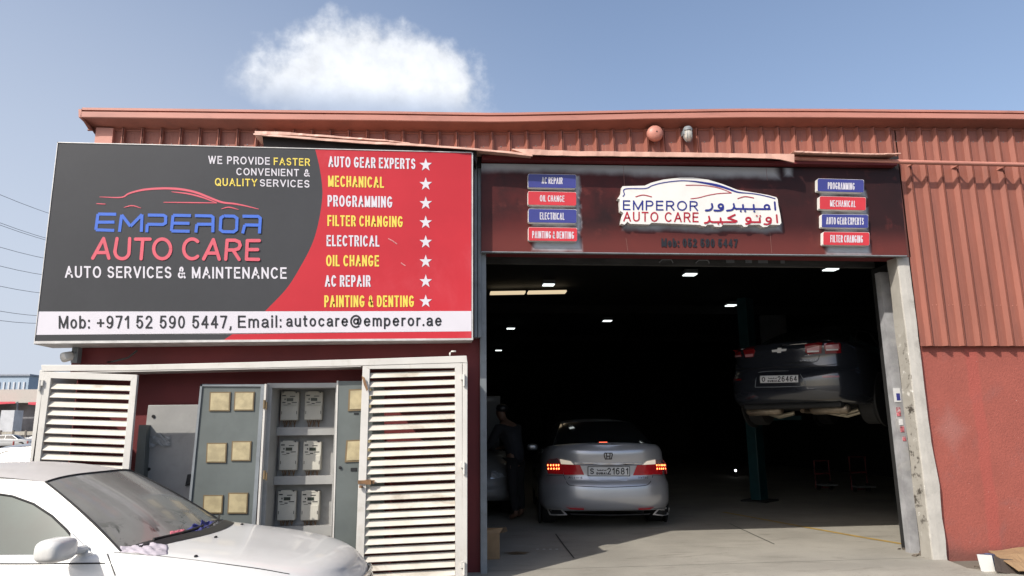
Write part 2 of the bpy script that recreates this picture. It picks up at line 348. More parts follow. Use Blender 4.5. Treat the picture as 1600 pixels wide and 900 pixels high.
M['vred'] = mat('logo_red_vinyl', (.42, .012, .03), .35, var=.06)
M['chipblue'] = mat('plaque_blue_acrylic', (.05, .055, .25), .3, var=.08)
M['chipred'] = mat('plaque_red_acrylic', (.60, .04, .05), .3, var=.08)
M['foam'] = mat('white_foam_board', (.80, .78, .74), .5, var=.05, dirt=(.5, .45, .38), damt=.3)

def mat_sign_left():
    m = mat('left_sign_print', (.08, .08, .085), .32, var=.08, scale=.8); return m
M['signgrey'] = mat('sign_charcoal_print', (.056, .057, .061), .33, spec=.25, var=.07, scale=.9, fine=.03)
M['signred'] = mat('sign_red_print', (.52, .031, .043), .33, spec=.25, var=.07, scale=.8, dirt=(.60, .09, .11), dscale=.7, damt=.5)

def mat_doorsign():
    m = bpy.data.materials.new('door_sign_faded_maroon'); m.use_nodes = True; t = NT(m.node_tree); p = m.node_tree.nodes['Principled BSDF']
    co = t.node('ShaderNodeTexCoord'); sx = t.node('ShaderNodeSeparateXYZ'); t.link(co.outputs['Object'], sx.inputs[0]); v = co.outputs['Object']
    wob = t.math('MULTIPLY', t.math('SUBTRACT', t.noise(v, 3.0, 4), .5), .10)
    acc = None
    # long unfaded zones: the strip that the canopy shades and round every raised plaque
    for (x0, y0, x1, y1, soft) in DOORFADE:
        a = PY(x0, y0, YS); b = PY(x1, y1, YS); cx, cz = (a[0]+b[0])/2-DS0[0], (a[2]+b[2])/2-DS0[2]; hx, hz = abs(b[0]-a[0])/2, abs(b[2]-a[2])/2
        dx = t.math('SUBTRACT', t.math('ABSOLUTE', t.math('SUBTRACT', sx.outputs[0], cx)), hx)
        dzz = t.math('SUBTRACT', t.math('ABSOLUTE', t.math('SUBTRACT', sx.outputs[2], cz)), hz)
        d = t.math('ADD', t.math('MAXIMUM', dx, dzz), wob)
        k = t.maprange(d, -soft, soft, 1, 0); acc = k if acc is None else t.math('MAXIMUM', acc, k)
    n = t.noise(v, 1.3, 5, .6); st = t.noise(v, 5, 6, .6)
    left = t.maprange(sx.outputs[0], .3, 4.6, 0, 1, False)
    base = t.mix(left, (.075, .014, .013), (.026, .010, .010))
    base = t.mix(t.maprange(n, .40, .70), base, (.020, .009, .009))
    base = t.mix(t.math('MULTIPLY', t.maprange(sx.outputs[2], .40, .05), .7), base, (.15, .036, .030))
    base = t.mix(t.math('MULTIPLY', t.maprange(st, .55, .72), .5), base, (.13, .03, .025))
    c = t.mix(acc, base, (.40, .42, .45)); t.link(c, p.inputs['Base Color']); p.inputs['Specular IOR Level'].default_value = .2
    p.inputs['Roughness'].default_value = .38
    return m

# concrete apron and asphalt
def mat_concrete(name, base, dark):
    m = bpy.data.materials.new(name); m.use_nodes = True; t = NT(m.node_tree); p = m.node_tree.nodes['Principled BSDF']
    co = t.node('ShaderNodeTexCoord'); v = co.outputs['Object']; mp = t.node('ShaderNodeMapping'); mp.inputs['Scale'].default_value = (.5, 1.6, 1); t.link(v, mp.inputs[0])
    a = t.noise(v, .9, 6, .6); b = t.noise(mp.outputs[0], 3.2, 8, .7, .5); c = t.noise(v, 28, 5, .7); d = t.noise(v, 160, 2, .6)
    col = t.mix(t.maprange(a, .3, .7), tuple(x*.86 for x in base), tuple(x*1.12 for x in base))
    col = t.mix(t.math('MULTIPLY', t.maprange(b, .52, .72), .65), col, dark)
    col = t.mix(t.math('MULTIPLY', t.maprange(c, .58, .70), .5), col, dark)
    col = t.mix(t.math('MULTIPLY', t.maprange(d, .6, .75), .25), col, (base[0]*1.3, base[1]*1.3, base[2]*1.3))
    t.link(col, p.inputs['Base Color']); p.inputs['Roughness'].default_value = .75
    bp = t.node('ShaderNodeBump'); bp.inputs['Strength'].default_value = .35; bp.inputs['Distance'].default_value = .01
    t.link(t.math('ADD', c, t.math('MULTIPLY', d, .5)), bp.inputs['Height']); t.link(bp.outputs[0], p.inputs['Normal'])
    return m
M['apron'] = mat_concrete('weathered_concrete', (.285, .265, .225), (.15, .13, .105))
M['floor_in'] = mat_concrete('garage_floor_concrete', (.285, .265, .225), (.14, .125, .1))
M['asphalt'] = mat_concrete('dusty_asphalt', (.12, .11, .095), (.06, .055, .05))
M['dirt'] = mat_concrete('dirty_kerb_concrete', (.14, .125, .1), (.06, .05, .04))

# ------------------------------------------------------------------ planes of the facade
YP, YR, YST = 7.50, 7.452, 7.55        # cladding pan, rib crest, plaster
YS, YL, YC = 7.41, 7.20, 6.88          # door sign face, left sign face, meter cabinet face
YF = 7.33                              # fascia
DOOR_X0, DOOR_X1 = 0.455, 5.175
def zat(px, py, y): return PY(px, py, y)[2]
RX, RZ = [], []
for q in [(128, 168), (300, 170), (450, 172), (600, 173.6), (700, 175.3), (780, 176.3), (900, 174), (1010, 171.6), (1160, 169.5), (1300, 170), (1450, 171.4), (1600, 173)]:
    w = PY(*q, YF); RX.append(w[0]); RZ.append(w[2])
RX = [RX[0]]+RX[1:]+[11.0]; RZ = RZ+[RZ[-1]+.0]
def roofz(x): return float(np.interp(x, RX, RZ))

# ------------------------------------------------------------------ ground
g = MB(); g.add([(-900, -300, -.23), (900, -300, -.23), (900, 900, -.23), (-900, 900, -.23)], [(0, 1, 2, 3)]); structure(g.build('ground', M['asphalt']))
fl = MB(); fl.add([(-3.6, 7.6, 0), (12, 7.6, 0), (12, 34, 0), (-3.6, 34, 0)], [(0, 1, 2, 3)]); structure(fl.build('garage_floor', M['floor_in']))
# apron: slab in front of the door with a broken right edge, falling to the street
ap = MB(); rows = []
edge = [PZ(1476, 874, -.004), PZ(1500, 884, -.01), PZ(1528, 893, -.012), PZ(1560, 903, -.02)]
for k, y in enumerate([7.6, 7.45, 7.36, 7.2, 7.05, 6.8, 6.4, 5.9]):
    zz = -.002 - max(0, 7.1-y)*.16
    xr = float(np.interp(-y, [-q[1] for q in edge], [q[0] for q in edge])) if y > 7.0 else 5.75+random.uniform(-.05, .05)
    if y > 7.46: xr = 5.17 if y > 7.5 else 5.33
    rows.append([(x, y+ (random.uniform(-.01, .01) if y < 7.3 else 0), zz) for x in np.linspace(-.1, xr, 14)])
ap.grid(rows)
rr = [r[-1] for r in rows]; ap.grid([rr, [(a+.01, b, -.3) for a, b, c in rr]])
structure(ap.build('concrete_apron', M['apron']))
kb = MB(); kb.add([(5.0, 7.6, -.035), (12, 7.6, -.035), (12, 6.3, -.10), (5.0, 6.3, -.10)], [(0, 1, 2, 3)]); kb.add([(5, 6.3, -.10), (12, 6.3, -.10), (12, 6.25, -.25), (5, 6.25, -.25)], [(0, 1, 2, 3)])
structure(kb.build('sidewalk', M['dirt']))
pl = MB(); pl.box(-4.4, -.1, 6.6, 7.6, -.3, -.02); structure(pl.build('pavement', M['apron']))
def floor_strip(name, pts, w, z, m):
    P = [PZ(*q, z) for q in pts]; vs, fs = stroke2d([(p[0], p[1]) for p in P], w, False)
    b = MB(); b.add([(v[0], v[1], z) for v in vs], fs); return structure(b.build(name, m))
M['yline'] = mat('worn_yellow_floor_paint', (.42, .27, .05), .7, var=.2, scale=6, dirt=(.2, .17, .12), dscale=7, damt=.9)
floor_strip('yellow_floor_line', [(1130, 800), (1250, 822), (1340, 838), (1424, 852)], .075, .004, M['yline'])
floor_strip('floor_joint', [(1140, 818), (1175, 834), (1210, 850)], .012, .005, M['dark'])
floor_strip('floor_joint', [(868, 834), (882, 853), (897, 872)], .016, .005, M['dark'])
fs = MB()
for q in [(840, 858), (850, 858), (860, 858), (870, 858), (812, 865)]:
    c = PZ(*q, .004); fs.add([(c[0]+.02*cos(2*pi*k/8), c[1]+.02*sin(2*pi*k/8), .004) for k in range(8)], [tuple(range(8))])
structure(fs.build('floor_paint_spots', M['white']))
st = MB(); c = PZ(808, 864, .004); st.add([(c[0]+(.13+.04*sin(5*a))*cos(a), c[1]+.10*sin(a), .004) for a in np.linspace(0, 2*pi, 24)[:-1]], [tuple(range(23))])
structure(st.build('floor_oil_stain', mat('oil_stain', (.17, .12, .07), .5, var=.3, scale=9)))

# ------------------------------------------------------------------ the garage building
B = thing('garage_building', 'long red steel-clad workshop building with a big open shutter doorway', 'building', (0, 7.5, 0))
def cladding(x0, x1, zb, zt_fn, ph=-3.416, per=.19687):
    """trapezoid ribs: pan, left slope, crest, steep right side"""
    prof = [(0, YP), (.128, YP), (.156, YR), (.164, YR), (.1642, YR+.032), (.1752, YR+.032), (.1754, YR), (.178, YR), (.180, YP)]
    mb = MB(); xs = []; n0 = int(math.floor((x0-ph)/per))-1
    for n in range(n0, int((x1-ph)/per)+2):
        for dx, y in prof:
            x = ph+n*per-.155+dx
            if x0 <= x <= x1: xs.append((x, y))
        # two faint stiffening grooves in the pan
        for gx in (.036, .072):
            x = ph+n*per-.155+gx
            if x0 < x < x1: xs += [(x, YP), (x+.003, YP+.0012), (x+.006, YP)]
    xs = sorted(set(xs)); xs = [(x0, YP)]+xs+[(x1, YP)]
    mb.grid([[(x, y, zb(x) if callable(zb) else zb) for x, y in xs], [(x, y, zt_fn(x)) for x, y in xs]])
    return mb
zcb = zat(1500, 540, YR)
cladding(-3.70, 5.36, 3.30, lambda x: roofz(x)-.17).build('cladding', M['clad'], B)
cladding(5.345, 11.0, zcb, lambda x: roofz(x)-.17).build('cladding', M['clad'], B)
mb = MB()
for k in range(60):                                   # cladding screws in a row
    x = -3.416+k*.19687-.09
    if x > 5.4:
        for (dx, z) in ((0, zat(1500, 477, YP)), (.05, zat(1500, 477, YP))):
            mb.lathe([(.006, 0), (.005, .004), (0, .005)], (x+dx, YP-.001, z+(.003 if dx else 0)), '-y', 8)
mb.build('screw_row', M['trim'], B)
mb = MB()
for k in range(60):
    x = -3.416+k*.19687-.09
    if x < 10.5: mb.lathe([(.006, 0), (.005, .004), (0, .005)], (x, YP-.001, roofz(x)-.33), '-y', 8)
mb.build('screw_row', M['steel'], B)
# corner trim at the left end
x0, x1 = PY(150, 200, 7.45)[0], PY(177, 200, 7.45)[0]
MB().box(x0, x1, 7.45, 7.55, 2.45, roofz(-3.6)-.17).build('corner_trim', M['trim'], B)
# plaster walls
M['stucco'] = None
def mat_stucco():
    m = mat('red_plaster', (.36, .094, .068), .8, var=.07, scale=1.6, dirt=(.28, .10, .085), dscale=2.2, damt=.6, bump=.55, bscale=55, fine=.10)
    t = NT(m.node_tree); p = m.node_tree.nodes['Principled BSDF']; l = p.inputs['Base Color'].links[0]; src = l.from_socket
    co = t.node('ShaderNodeTexCoord'); sx = t.node('ShaderNodeSeparateXYZ'); t.link(co.outputs['Object'], sx.inputs[0])
    wob = t.math('MULTIPLY', t.math('SUBTRACT', t.noise(co.outputs['Object'], 2.0, 4), .5), .12)
    d = t.math('ABSOLUTE', t.math('SUBTRACT', t.math('ADD', sx.outputs[0], wob), 5.98))
    c = t.mix(t.math('MULTIPLY', t.maprange(d, .05, .09, 1, 0), .4), src, (.37, .07, .055))
    d2 = t.math('ADD', t.math('ABSOLUTE', t.math('SUBTRACT', sx.outputs[0], 5.62)), t.math('MULTIPLY', t.math('ABSOLUTE', t.math('SUBTRACT', sx.outputs[2], 1.35)), .8))
    c = t.mix(t.math('MULTIPLY', t.maprange(t.math('ADD', d2, wob), .05, .28, 1, 0), .35), c, (.33, .17, .15))
    # grime along the foot
    c = t.mix(t.math('MULTIPLY', t.maprange(t.math('ADD', sx.outputs[2], wob), .0, .16, 1, 0), .7), c, (.12, .05, .04))
    sp = t.noise(co.outputs['Object'], 45, 2, .5)
    c = t.mix(t.maprange(sp, .76, .80), c, (.6, .35, .3))
    sp2 = t.noise(co.outputs['Object'], 9, 3, .6)
    c = t.mix(t.math('MULTIPLY', t.maprange(sp2, .70, .76), .7), c, (.10, .03, .03))
    t.link(c, p.inputs['Base Color']); return m
M['stucco'] = mat_stucco()
MB().box(5.33, 11.0, YST, 7.75, -.3, zcb+.03).build('plaster_wall', M['stucco'], B)
MB().box(-3.72, .39, YST, 7.75, -.3, 3.35).build('plaster_wall', M['darkred'], B)
mb = MB(); mb.add([(-3.72, 7.56, -.3), (-3.72, 34, -.3), (-3.72, 34, 4.5), (-3.72, 7.56, 4.5)], [(0, 1, 2, 3)]); mb.build('end_wall', M['clad'], B)
# roof edge
mb = MB(); xs = [RX[0]]+list(np.linspace(RX[0]+.02, 11, 60))
def prow(dy, dz): return [(x, YF+dy, roofz(x)+dz) for x in xs]
mb.grid([prow(.12, .01), prow(0, 0), prow(0, -.026), prow(.09, -.026), prow(.09, -.046), prow(-.004, -.046), prow(-.004, -.105)])
mb.grid([prow(-.004, -.105), prow(.005, -.112)])
fas = mb.build('fascia', M['trim'], B)
mb = MB(); mb.grid([prow(.005, -.112), prow(.17, -.165)]); mb.grid([prow(.165, -.155), prow(.155, -.18), prow(.165, -.19)]); mb.build('soffit', M['clad'], B)
mb = MB(); mb.grid([[(x, 7.45, roofz(x)+.012) for x in xs], [(x, 34, roofz(x)+.012) for x in xs]]); mb.build('roof', M['clad'], B)
mb = MB()
xe = RX[0]; ze = roofz(xe)
mb.add([(xe, YF, ze), (xe, YF-.01, ze-.105), (xe+.02, YF+.005, ze-.112), (xe+.13, 7.5, ze-.30), (xe+.13, 9, ze-.30), (xe, 9, ze)], [(0, 1, 2, 3, 4, 5)])
mb.hexa([(xe-.03, YF-.005, ze-.02), (xe, YF-.005, ze-.02), (xe+.01, YF-.005, ze-.11), (xe-.02, YF-.005, ze-.11)], [(xe-.03, 9, ze-.02), (xe, 9, ze-.02), (xe+.02, 9, ze-.2), (xe+.0, 9, ze-.2)])
mb.build('eave_return', M['trim'], B)
# lintel band behind the signs, door posts, shutter and its rail
MB().box(.37, 5.36, 7.54, 7.7, 3.29, 4.3).build('lintel', M['darkred'], B)
MB().box(.388, .455, 7.48, 7.66, -.02, 3.3).build('door_post', M['steel'], B, bevel=.004)
# right post: cream jamb, knocked out of line near its foot
mb = MB(); rows = []
for z in np.linspace(-.05, 3.29, 30):
    b = .035*math.exp(-((z-.75)/.28)**2) + .02*math.exp(-((z-.25)/.2)**2) + random.uniform(-.003, .003)
    o = .03*max(0, (.5-z))
    rows.append([(5.20, 7.68, z), (5.175+.004*sin(7*z), 7.665, z), (5.175+random.uniform(-.003, .003), 7.487, z), (5.185, 7.478, z), (5.25+b*.5, 7.474, z), (5.318+b+o, 7.478, z), (5.328+b+o, 7.49, z), (5.325+b+o, 7.62, z)])
mb.grid(rows)
def mat_post():
    m = mat('cream_post_chipped', (.50, .475, .43), .6, var=.10, scale=5, dirt=(.24, .22, .19), dscale=4, damt=.55, bump=.3, bscale=30)
    t = NT(m.node_tree); p = m.node_tree.nodes['Principled BSDF']; src = p.inputs['Base Color'].links[0].from_socket
    co = t.node('ShaderNodeTexCoord'); sx = t.node('ShaderNodeSeparateXYZ'); t.link(co.outputs['Object'], sx.inputs[0])
    n = t.noise(co.outputs['Object'], 6, 7, .7)
    # chipped, stained inner face between knee and shoulder height
    zone = t.math('MULTIPLY', t.maprange(sx.outputs[2], .1, .5), t.maprange(sx.outputs[2], 2.6, 2.0))
    inner = t.maprange(sx.outputs[0], 5.181, 5.186, 1, 0)
    k = t.math('MULTIPLY', t.math('MULTIPLY', zone, inner), t.maprange(n, .54, .62))
    c = t.mix(t.math('MULTIPLY', inner, .45), src, (.26, .24, .20)); c = t.mix(k, c, (.07, .06, .05)); k2 = t.math('MULTIPLY', t.math('MULTIPLY', zone, inner), t.maprange(n, .42, .36))
    c = t.mix(t.math('MULTIPLY', k2, .7), c, (.68, .66, .62)); t.link(c, p.inputs['Base Color']); return m
mb.build('door_jamb', mat_post(), B)
xr0, xr1 = 5.197, 5.305
mb = MB(); mb.box(xr0, xr1, 7.86, 7.96, 0, 3.2); mb.build('shutter_rail', M['rail'], B)
M['stick'] = mat('faded_red_sticker', (.5, .14, .16), .6, var=.6, scale=25, dirt=(.6, .6, .6), dscale=18, damt=1)
for (a, b, x0_, x1_, mm) in ((1.66, 1.82, .0, .085, 'plate'), (1.68, 1.76, .03, .075, 'chipblue'), (1.50, 1.60, .012, .06, 'stick'), (1.40, 1.47, .03, .075, 'plate'), (1.32, 1.385, .035, .08, 'stick'), (1.22, 1.27, .05, .09, 'stick')):
    MB().box(xr0+x0_, xr0+x1_, 7.857-(.004 if mm == 'chipblue' else .002), 7.8595, a, b).build('sticker_remnant', M[mm], B)
MB().box(xr1+.004, 5.33, 7.76, 8.2, 0, 3.3).build('shutter_channel', M['dark'], B)
zs = zat(1000, 414, 8.1)
mb = MB(); mb.box(.40, 5.30, 8.1, 8.16, zs, zs+.10); mb.box(.40, 5.30, 8.12, 8.16, zs+.1, zs+.2); mb.box(.40, 5.30, 8.10, 8.16, zs+.2, zs+.32); mb.box(.40, 5.30, 8.12, 8.5, zs+.32, 4.4)
shut = mb.build('roller_shutter', M['shutter'], B)
mb = MB()
for px in (1030, 1087):
    a = PY(px, 410, 8.09)[0]; mb.tube([(a, 8.09, zs+.03), (a+.03, 8.06, zs+.06), (a+.14, 8.06, zs+.06), (a+.17, 8.09, zs+.03)], .007, 6)
for px, w in ((1135, .1), (1165, .08), (1185, .12), (1220, .05)):
    a = PY(px, 408, 8.09)[0]; mb.box(a, a+w, 8.09, 8.099, zs+.04, zs+.09)
mb.build('handle', M['steel'], shut)
# inside of the workshop
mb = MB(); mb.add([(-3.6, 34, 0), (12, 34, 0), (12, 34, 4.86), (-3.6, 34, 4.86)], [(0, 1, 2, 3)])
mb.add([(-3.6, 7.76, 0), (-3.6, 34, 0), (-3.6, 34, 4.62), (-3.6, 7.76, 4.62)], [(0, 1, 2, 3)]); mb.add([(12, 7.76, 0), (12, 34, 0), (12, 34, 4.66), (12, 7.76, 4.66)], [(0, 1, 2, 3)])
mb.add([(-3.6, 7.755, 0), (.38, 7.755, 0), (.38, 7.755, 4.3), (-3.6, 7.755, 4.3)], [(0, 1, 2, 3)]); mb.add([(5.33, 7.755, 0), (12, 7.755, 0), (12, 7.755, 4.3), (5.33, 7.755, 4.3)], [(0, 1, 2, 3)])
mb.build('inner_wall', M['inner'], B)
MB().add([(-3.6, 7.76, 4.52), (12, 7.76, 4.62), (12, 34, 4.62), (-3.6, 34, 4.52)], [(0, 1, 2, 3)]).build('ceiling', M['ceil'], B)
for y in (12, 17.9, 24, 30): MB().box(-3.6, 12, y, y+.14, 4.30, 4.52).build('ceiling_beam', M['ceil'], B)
a = PY(1190, 520, 20); b = PY(1213, 500, 20)
MB().box(a[0], b[0]+.3, 20, 20.1, a[2]-.4, b[2]+.3).build('wall_panel', mat('wall_panel_pale', (.25, .26, .28), .6), B)

# ------------------------------------------------------------------ bent flashing above the signs
def sheet(name, label, top, bot, y0, y1, m, cat='flashing', back=.012):
    """a folded metal strip: front lip traced as two lines on the plane y0, top going back to y1"""
    mb = MB(); n = 40
    tx = np.linspace(top[0][0], top[-1][0], n)
    tp = [PY(x, np.interp(x, [q[0] for q in top], [q[1] for q in top]), y0) for x in tx]
    bp = [PY(x, np.interp(x, [q[0] for q in bot], [q[1] for q in bot]), y0) for x in tx]
    j = [random.uniform(-.006, .006) for _ in tx]
    mb.grid([[(p[0], y1, p[2]+.02) for p in tp], [(p[0], y0+jj, p[2]) for p, jj in zip(tp, j)], [(p[0], y0+jj-.003, p[2]) for p, jj in zip(bp, j)], [(p[0], y0+.02, p[2]+.003) for p in bp]])
    o = mb.build(name, m); s = o.modifiers.new('thickness', 'SOLIDIFY'); s.thickness = .003
    return tag(o, label, cat)
sheet('flashing_strip', 'long warped pink flashing lip running from over the charcoal sign to the doorway', [(396, 208.5), (480, 214), (560, 220), (640, 224), (700, 228), (780, 235), (832, 240)],
      [(396, 210.5), (480, 217.5), (560, 224), (640, 227.5), (700, 231), (780, 238), (832, 244)], 7.165, 7.49, M['flash'])
sheet('flashing_strip', 'torn scrap of pale flashing curling up at the left end above the sign', [(398, 204.5), (450, 206.5), (520, 212), (600, 218), (640, 223)],
      [(398, 208), (430, 211), (475, 211.5), (520, 215), (600, 220), (640, 224)], 7.20, 7.47, M['flash'])
sheet('flashing_strip', 'wide pale flashing lip above the doorway sign, crumpled at its right end', [(800, 232), (826, 233), (900, 236), (1000, 237), (1150, 239.5), (1241, 240.5)],
      [(800, 233), (826, 242), (900, 243.5), (1000, 244.5), (1150, 246), (1215, 248), (1241, 254)], 7.19, 7.49, M['flash'])
sheet('flashing_strip', 'thin flashing strip jutting out to the right of the crumpled one, over the pipe', [(1241, 235.5), (1300, 237.6), (1360, 239.5), (1407, 239)],
      [(1241, 238), (1300, 240), (1360, 241.5), (1407, 240.6)], 7.2, 7.49, M['flash'])
mb = MB()
for px, py, w in ((430, 211.5, 28), (690, 232.5, 9), (712, 231.5, 10), (801, 237, 8), (620, 228.5, 12)):
    a = PY(px, py+3, 7.4); mb.box(a[0], a[0]+w*.0065, 7.39, 7.40, a[2], a[2]+.012)
M['gap_shade'] = mat('gap_shade_black', (.014, .009, .009), .7, var=.4, scale=6)  # near-black colour painting in the shade under the flashing
mb = MB(); prism_px(mb, [(410, 212.5), (560, 223.5), (640, 227.5), (745, 235), (745, 256), (739, 246), (560, 236), (412, 232)], 7.235, 7.53); mb.build('gap_shade_block', M['gap_shade'], B)  # dark filler blocks added for the shaded gaps above both signs
mb = MB(); prism_px(mb, [(747, 236), (828, 243), (1000, 244), (1241, 248), (1404, 244), (1404, 270), (752, 262), (747, 262)], 7.43, 7.53); mb.build('gap_shade_block', M['gap_shade'], B)
mb = MB(); prism_px(mb, [(753, 242), (828, 244.5), (1241, 252), (1402, 252), (1402, 258), (753, 249)], 7.32, 7.44); mb.build('gap_shade_block', M['darkred'], B)
# pipe
pa, pb = PY(1236, 247.5, 7.33), PY(1640, 258.5, 7.33); pipe = thing('drain_pipe', 'long thin pink pipe running along the cladding right of the doorway sign', 'pipe', tuple(pa))
MB().tube([pa, pa+(pb-pa)*.5+np.array([0, 0, -.006]), pb, pb+(pb-pa)*2], .026, 14).build('pipe_run', M['trim'], pipe, smooth=True)
for px in (1431, 1503, 1576):
    t = PY(px, 252.5+(px-1431)*.028, 7.33); MB().box(t[0]-.012, t[0]+.012, 7.34, 7.50, t[2]-.012, t[2]+.006).build('bracket', M['trim'], pipe)

# two dark down-pipes between the signs
for nm, (pxa, pxb), yy, lab in (('downpipe', (740.8, 745.6), 7.42, 'slim grey down-pipe right beside the edge of the red sign panel'), ('downpipe', (746.3, 752.2), 7.45, 'slim grey down-pipe beside the maroon doorway sign, the further of the pair')):
    xa, xb = PY(pxa, 400, yy)[0], PY(pxb, 400, yy)[0]; za, zb = zat(745, 527, yy), zat(745, 249, yy)
    o = MB().box(xa, xb, yy, 7.54, za, zb).build(nm, M['steel'], bevel=.006); tag(o, lab, 'pipe')

# ------------------------------------------------------------------ alarm bell and bulkhead lamp
c = PY(1023.5, 208.5, 7.40)
bell = thing('alarm_bell', 'round red-painted alarm bell on the cladding above the doorway', 'bell', (c[0], 7.46, c[2]))
MB().lathe([(.088, -.03), (.093, -.02), (.093, 0), (.088, .022), (.07, .042), (.04, .054), (.012, .059), (0, .0595)], (c[0], 7.40, c[2]), '-y', 40).build('gong', M['trim'], bell, smooth=True)
MB().lathe([(.05, -.08), (.05, -.025), (.085, -.02)], (c[0], 7.40, c[2]), '-y', 24).build('back_box', M['trim'], bell, smooth=True)
MB().lathe([(.008, 0), (.008, .006), (0, .007)], (c[0]+.002, 7.342, c[2]), '-y', 10).build('centre_screw', M['dark'], bell)
c = PY(1075, 211, 7.40)
bl = thing('bulkhead_lamp', 'small caged glass bulkhead lamp beside the alarm bell', 'lamp', (c[0], 7.46, c[2]))
M['dglass'] = mat('dusty_lamp_glass', (.50, .47, .42), .25, var=.2, scale=20, coat=.6)
prof = [(0, -.085), (.03, -.078), (.046, -.05), (.05, 0), (.046, .04)]
MB().lathe([(r, h) for r, h in [(.046, -.04), (.05, 0), (.047, .045), (.03, .078), (.0, .088)]], (c[0], 7.40, c[2]+.01), '-z', 24).build('glass_globe', M['dglass'], bl, smooth=True)
mb = MB(); mb.lathe([(.0, -.085), (.04, -.083), (.055, -.06), (.055, -.035)], (c[0], 7.40, c[2]+.012), '-z', 24); mb.box(c[0]-.06, c[0]-.02, 7.38, 7.47, c[2]+.0, c[2]+.05)
mb.build('lamp_housing', M['steel'], bl, smooth=False)
mb = MB()
for k in range(6):
    a = 2*pi*k/6; mb.tube([(c[0]+.053*cos(a), 7.40+.053*sin(a), c[2]+.05), (c[0]+.053*cos(a), 7.40+.053*sin(a), c[2]-.04), (c[0]+.02*cos(a), 7.40+.02*sin(a), c[2]-.083)], .003, 5)
mb.build('wire_cage', M['steel'], bl)

# ------------------------------------------------------------------ the big left sign
TL, TR, BR, BL = (90, 222), (739, 238), (739, 530), (53, 538)
def sq(px, py): return PY(px, py, YL)
LS = thing('billboard_sign', 'large charcoal and red workshop billboard with a car outline and list of services', 'sign', tuple(PY(396, 534, YL)))
fr = [PY(*q, YL) for q in (TL, TR, BR, BL)]
bk = [np.array([q[0], 7.535, q[2]]) for q in fr]
mb = MB(); mb.hexa([q+np.array([0, .012, 0]) for q in fr], bk); mb.build('sign_box', M['alu'], LS)
# printed face: charcoal, red, white band, lower stripe
inn = dict(tl=(91.5, 223.5), tr=(736.5, 239.5), br=(736.5, 528), bl=(55.2, 532.6))
arc = [tuple(q) for q in bez([(492.5, 233), (499, 260), (503, 287), (503.6, 308), (499, 341), (489, 378), (471, 414), (448, 450.5), (414, 486.5)], 6)]
mb = MB(); prism_px(mb, [inn['tl']]+arc+[(60.3, 486.8)], YL, YL+.012); mb.build('charcoal_panel', M['signgrey'], LS)
mb = MB(); prism_px(mb, [inn['tr'], (736.5, 486)]+arc[::-1], YL, YL+.012); mb.build('red_panel', M['signred'], LS)
mb = MB(); mb.pxslab([(60.3, 486.8), (736.5, 486), (736.5, 517.6), (56.5, 523.2)], YL, YL+.012); mb.build('white_band', M['vwhite'], LS)
mb = MB(); mb.pxslab([(56.5, 523.2), (363, 522.2), (348, 532.4), (55.2, 532.6)], YL, YL+.012); mb.build('charcoal_stripe', M['signgrey'], LS)
mb = MB(); mb.pxslab([(363, 522.2), (736.5, 517.6), (736.5, 528), (348, 532.4)], YL, YL+.012); mb.build('red_stripe', M['signred'], LS)
# thin aluminium edges
mb = MB()
for a, b, w in ((TL, TR, 1.3), (TR, BR, 2.0), (BL, TL, 1.0)):
    a3, b3 = PY(*a, YL), PY(*b, YL); w3 = w*.0064
    if a is TL: mb.hexa([a3+np.array([0, -.006, 0]), b3+np.array([0, -.006, 0]), b3+np.array([0, -.006, -w3]), a3+np.array([0, -.006, -w3])], [a3+np.array([0, .02, 0]), b3+np.array([0, .02, 0]), b3+np.array([0, .02, -w3]), a3+np.array([0, .02, -w3])])
    else:
        sg = -1 if a is TR else 1
        mb.hexa([a3+np.array([0, -.006, 0]), b3+np.array([0, -.006, 0]), b3+np.array([sg*w3, -.006, 0]), a3+np.array([sg*w3, -.006, 0])], [a3+np.array([0, .02, 0]), b3+np.array([0, .02, 0]), b3+np.array([sg*w3, .02, 0]), a3+np.array([sg*w3, .02, 0])])
mb.pxslab([(52.8, 533), (350, 533), (739.2, 528.4), (739.2, 530.4)][:0] or [(52.8, 533), (739.2, 528.3), (739.2, 531.2), (52.8, 537)], YL-.012, YL+.02)
mb.build('frame_edge', M['alu'], LS)
YT = YL-.003
def lettering(parent, items, y, m, bold=.16):
    for s, q in items:
        mb = MB(); text_px(mb, s, q, y, bold); mb.build('lettering', m, parent)
lettering(LS, [('AUTO SERVICES & MAINTENANCE', box4(101.5, 448, 415.6, 417.7, 434, 435.7))], YT, M['vwhite'], .15)
lettering(LS, [('WE PROVIDE', box4(325.4, 421.7, 243.3, 245.8, 256, 257.5)), ('CONVENIENT &', box4(369.3, 484, 262.2, 264.6, 273.6, 276)), ('SERVICES', box4(406, 483.5, 280, 281.5, 291.2, 293.2)),
               ('AUTO GEAR EXPERTS', box4(513.1, 649, 244, 247.8, 260.8, 264.3)), ('PROGRAMMING', box4(511.9, 613.1, 304.7, 306.9, 322.5, 324.5)),
               ('ELECTRICAL', box4(510.3, 592.8, 367.2, 368, 384.7, 385.3)), ('AC REPAIR', box4(507.7, 579, 430, 430, 448, 448))], YT, M['vwhite'], .15)
lettering(LS, [('FASTER', box4(427.7, 484.3, 246.2, 247.6, 257.8, 259.3)), ('QUALITY', box4(335.8, 401.8, 278, 279.6, 290.8, 291.6)), ('MECHANICAL', box4(512.7, 599.8, 274.2, 276.4, 291.7, 293.6)),
               ('FILTER CHANGING', box4(511.6, 629.4, 336, 337.8, 353.1, 355)), ('OIL CHANGE', box4(509.5, 592.3, 398.4, 398.8, 416, 416.4)), ('PAINTING & DENTING', box4(506.7, 647, 461.4, 461.8, 480, 479.6))], YT, M['vyellow'], .15)
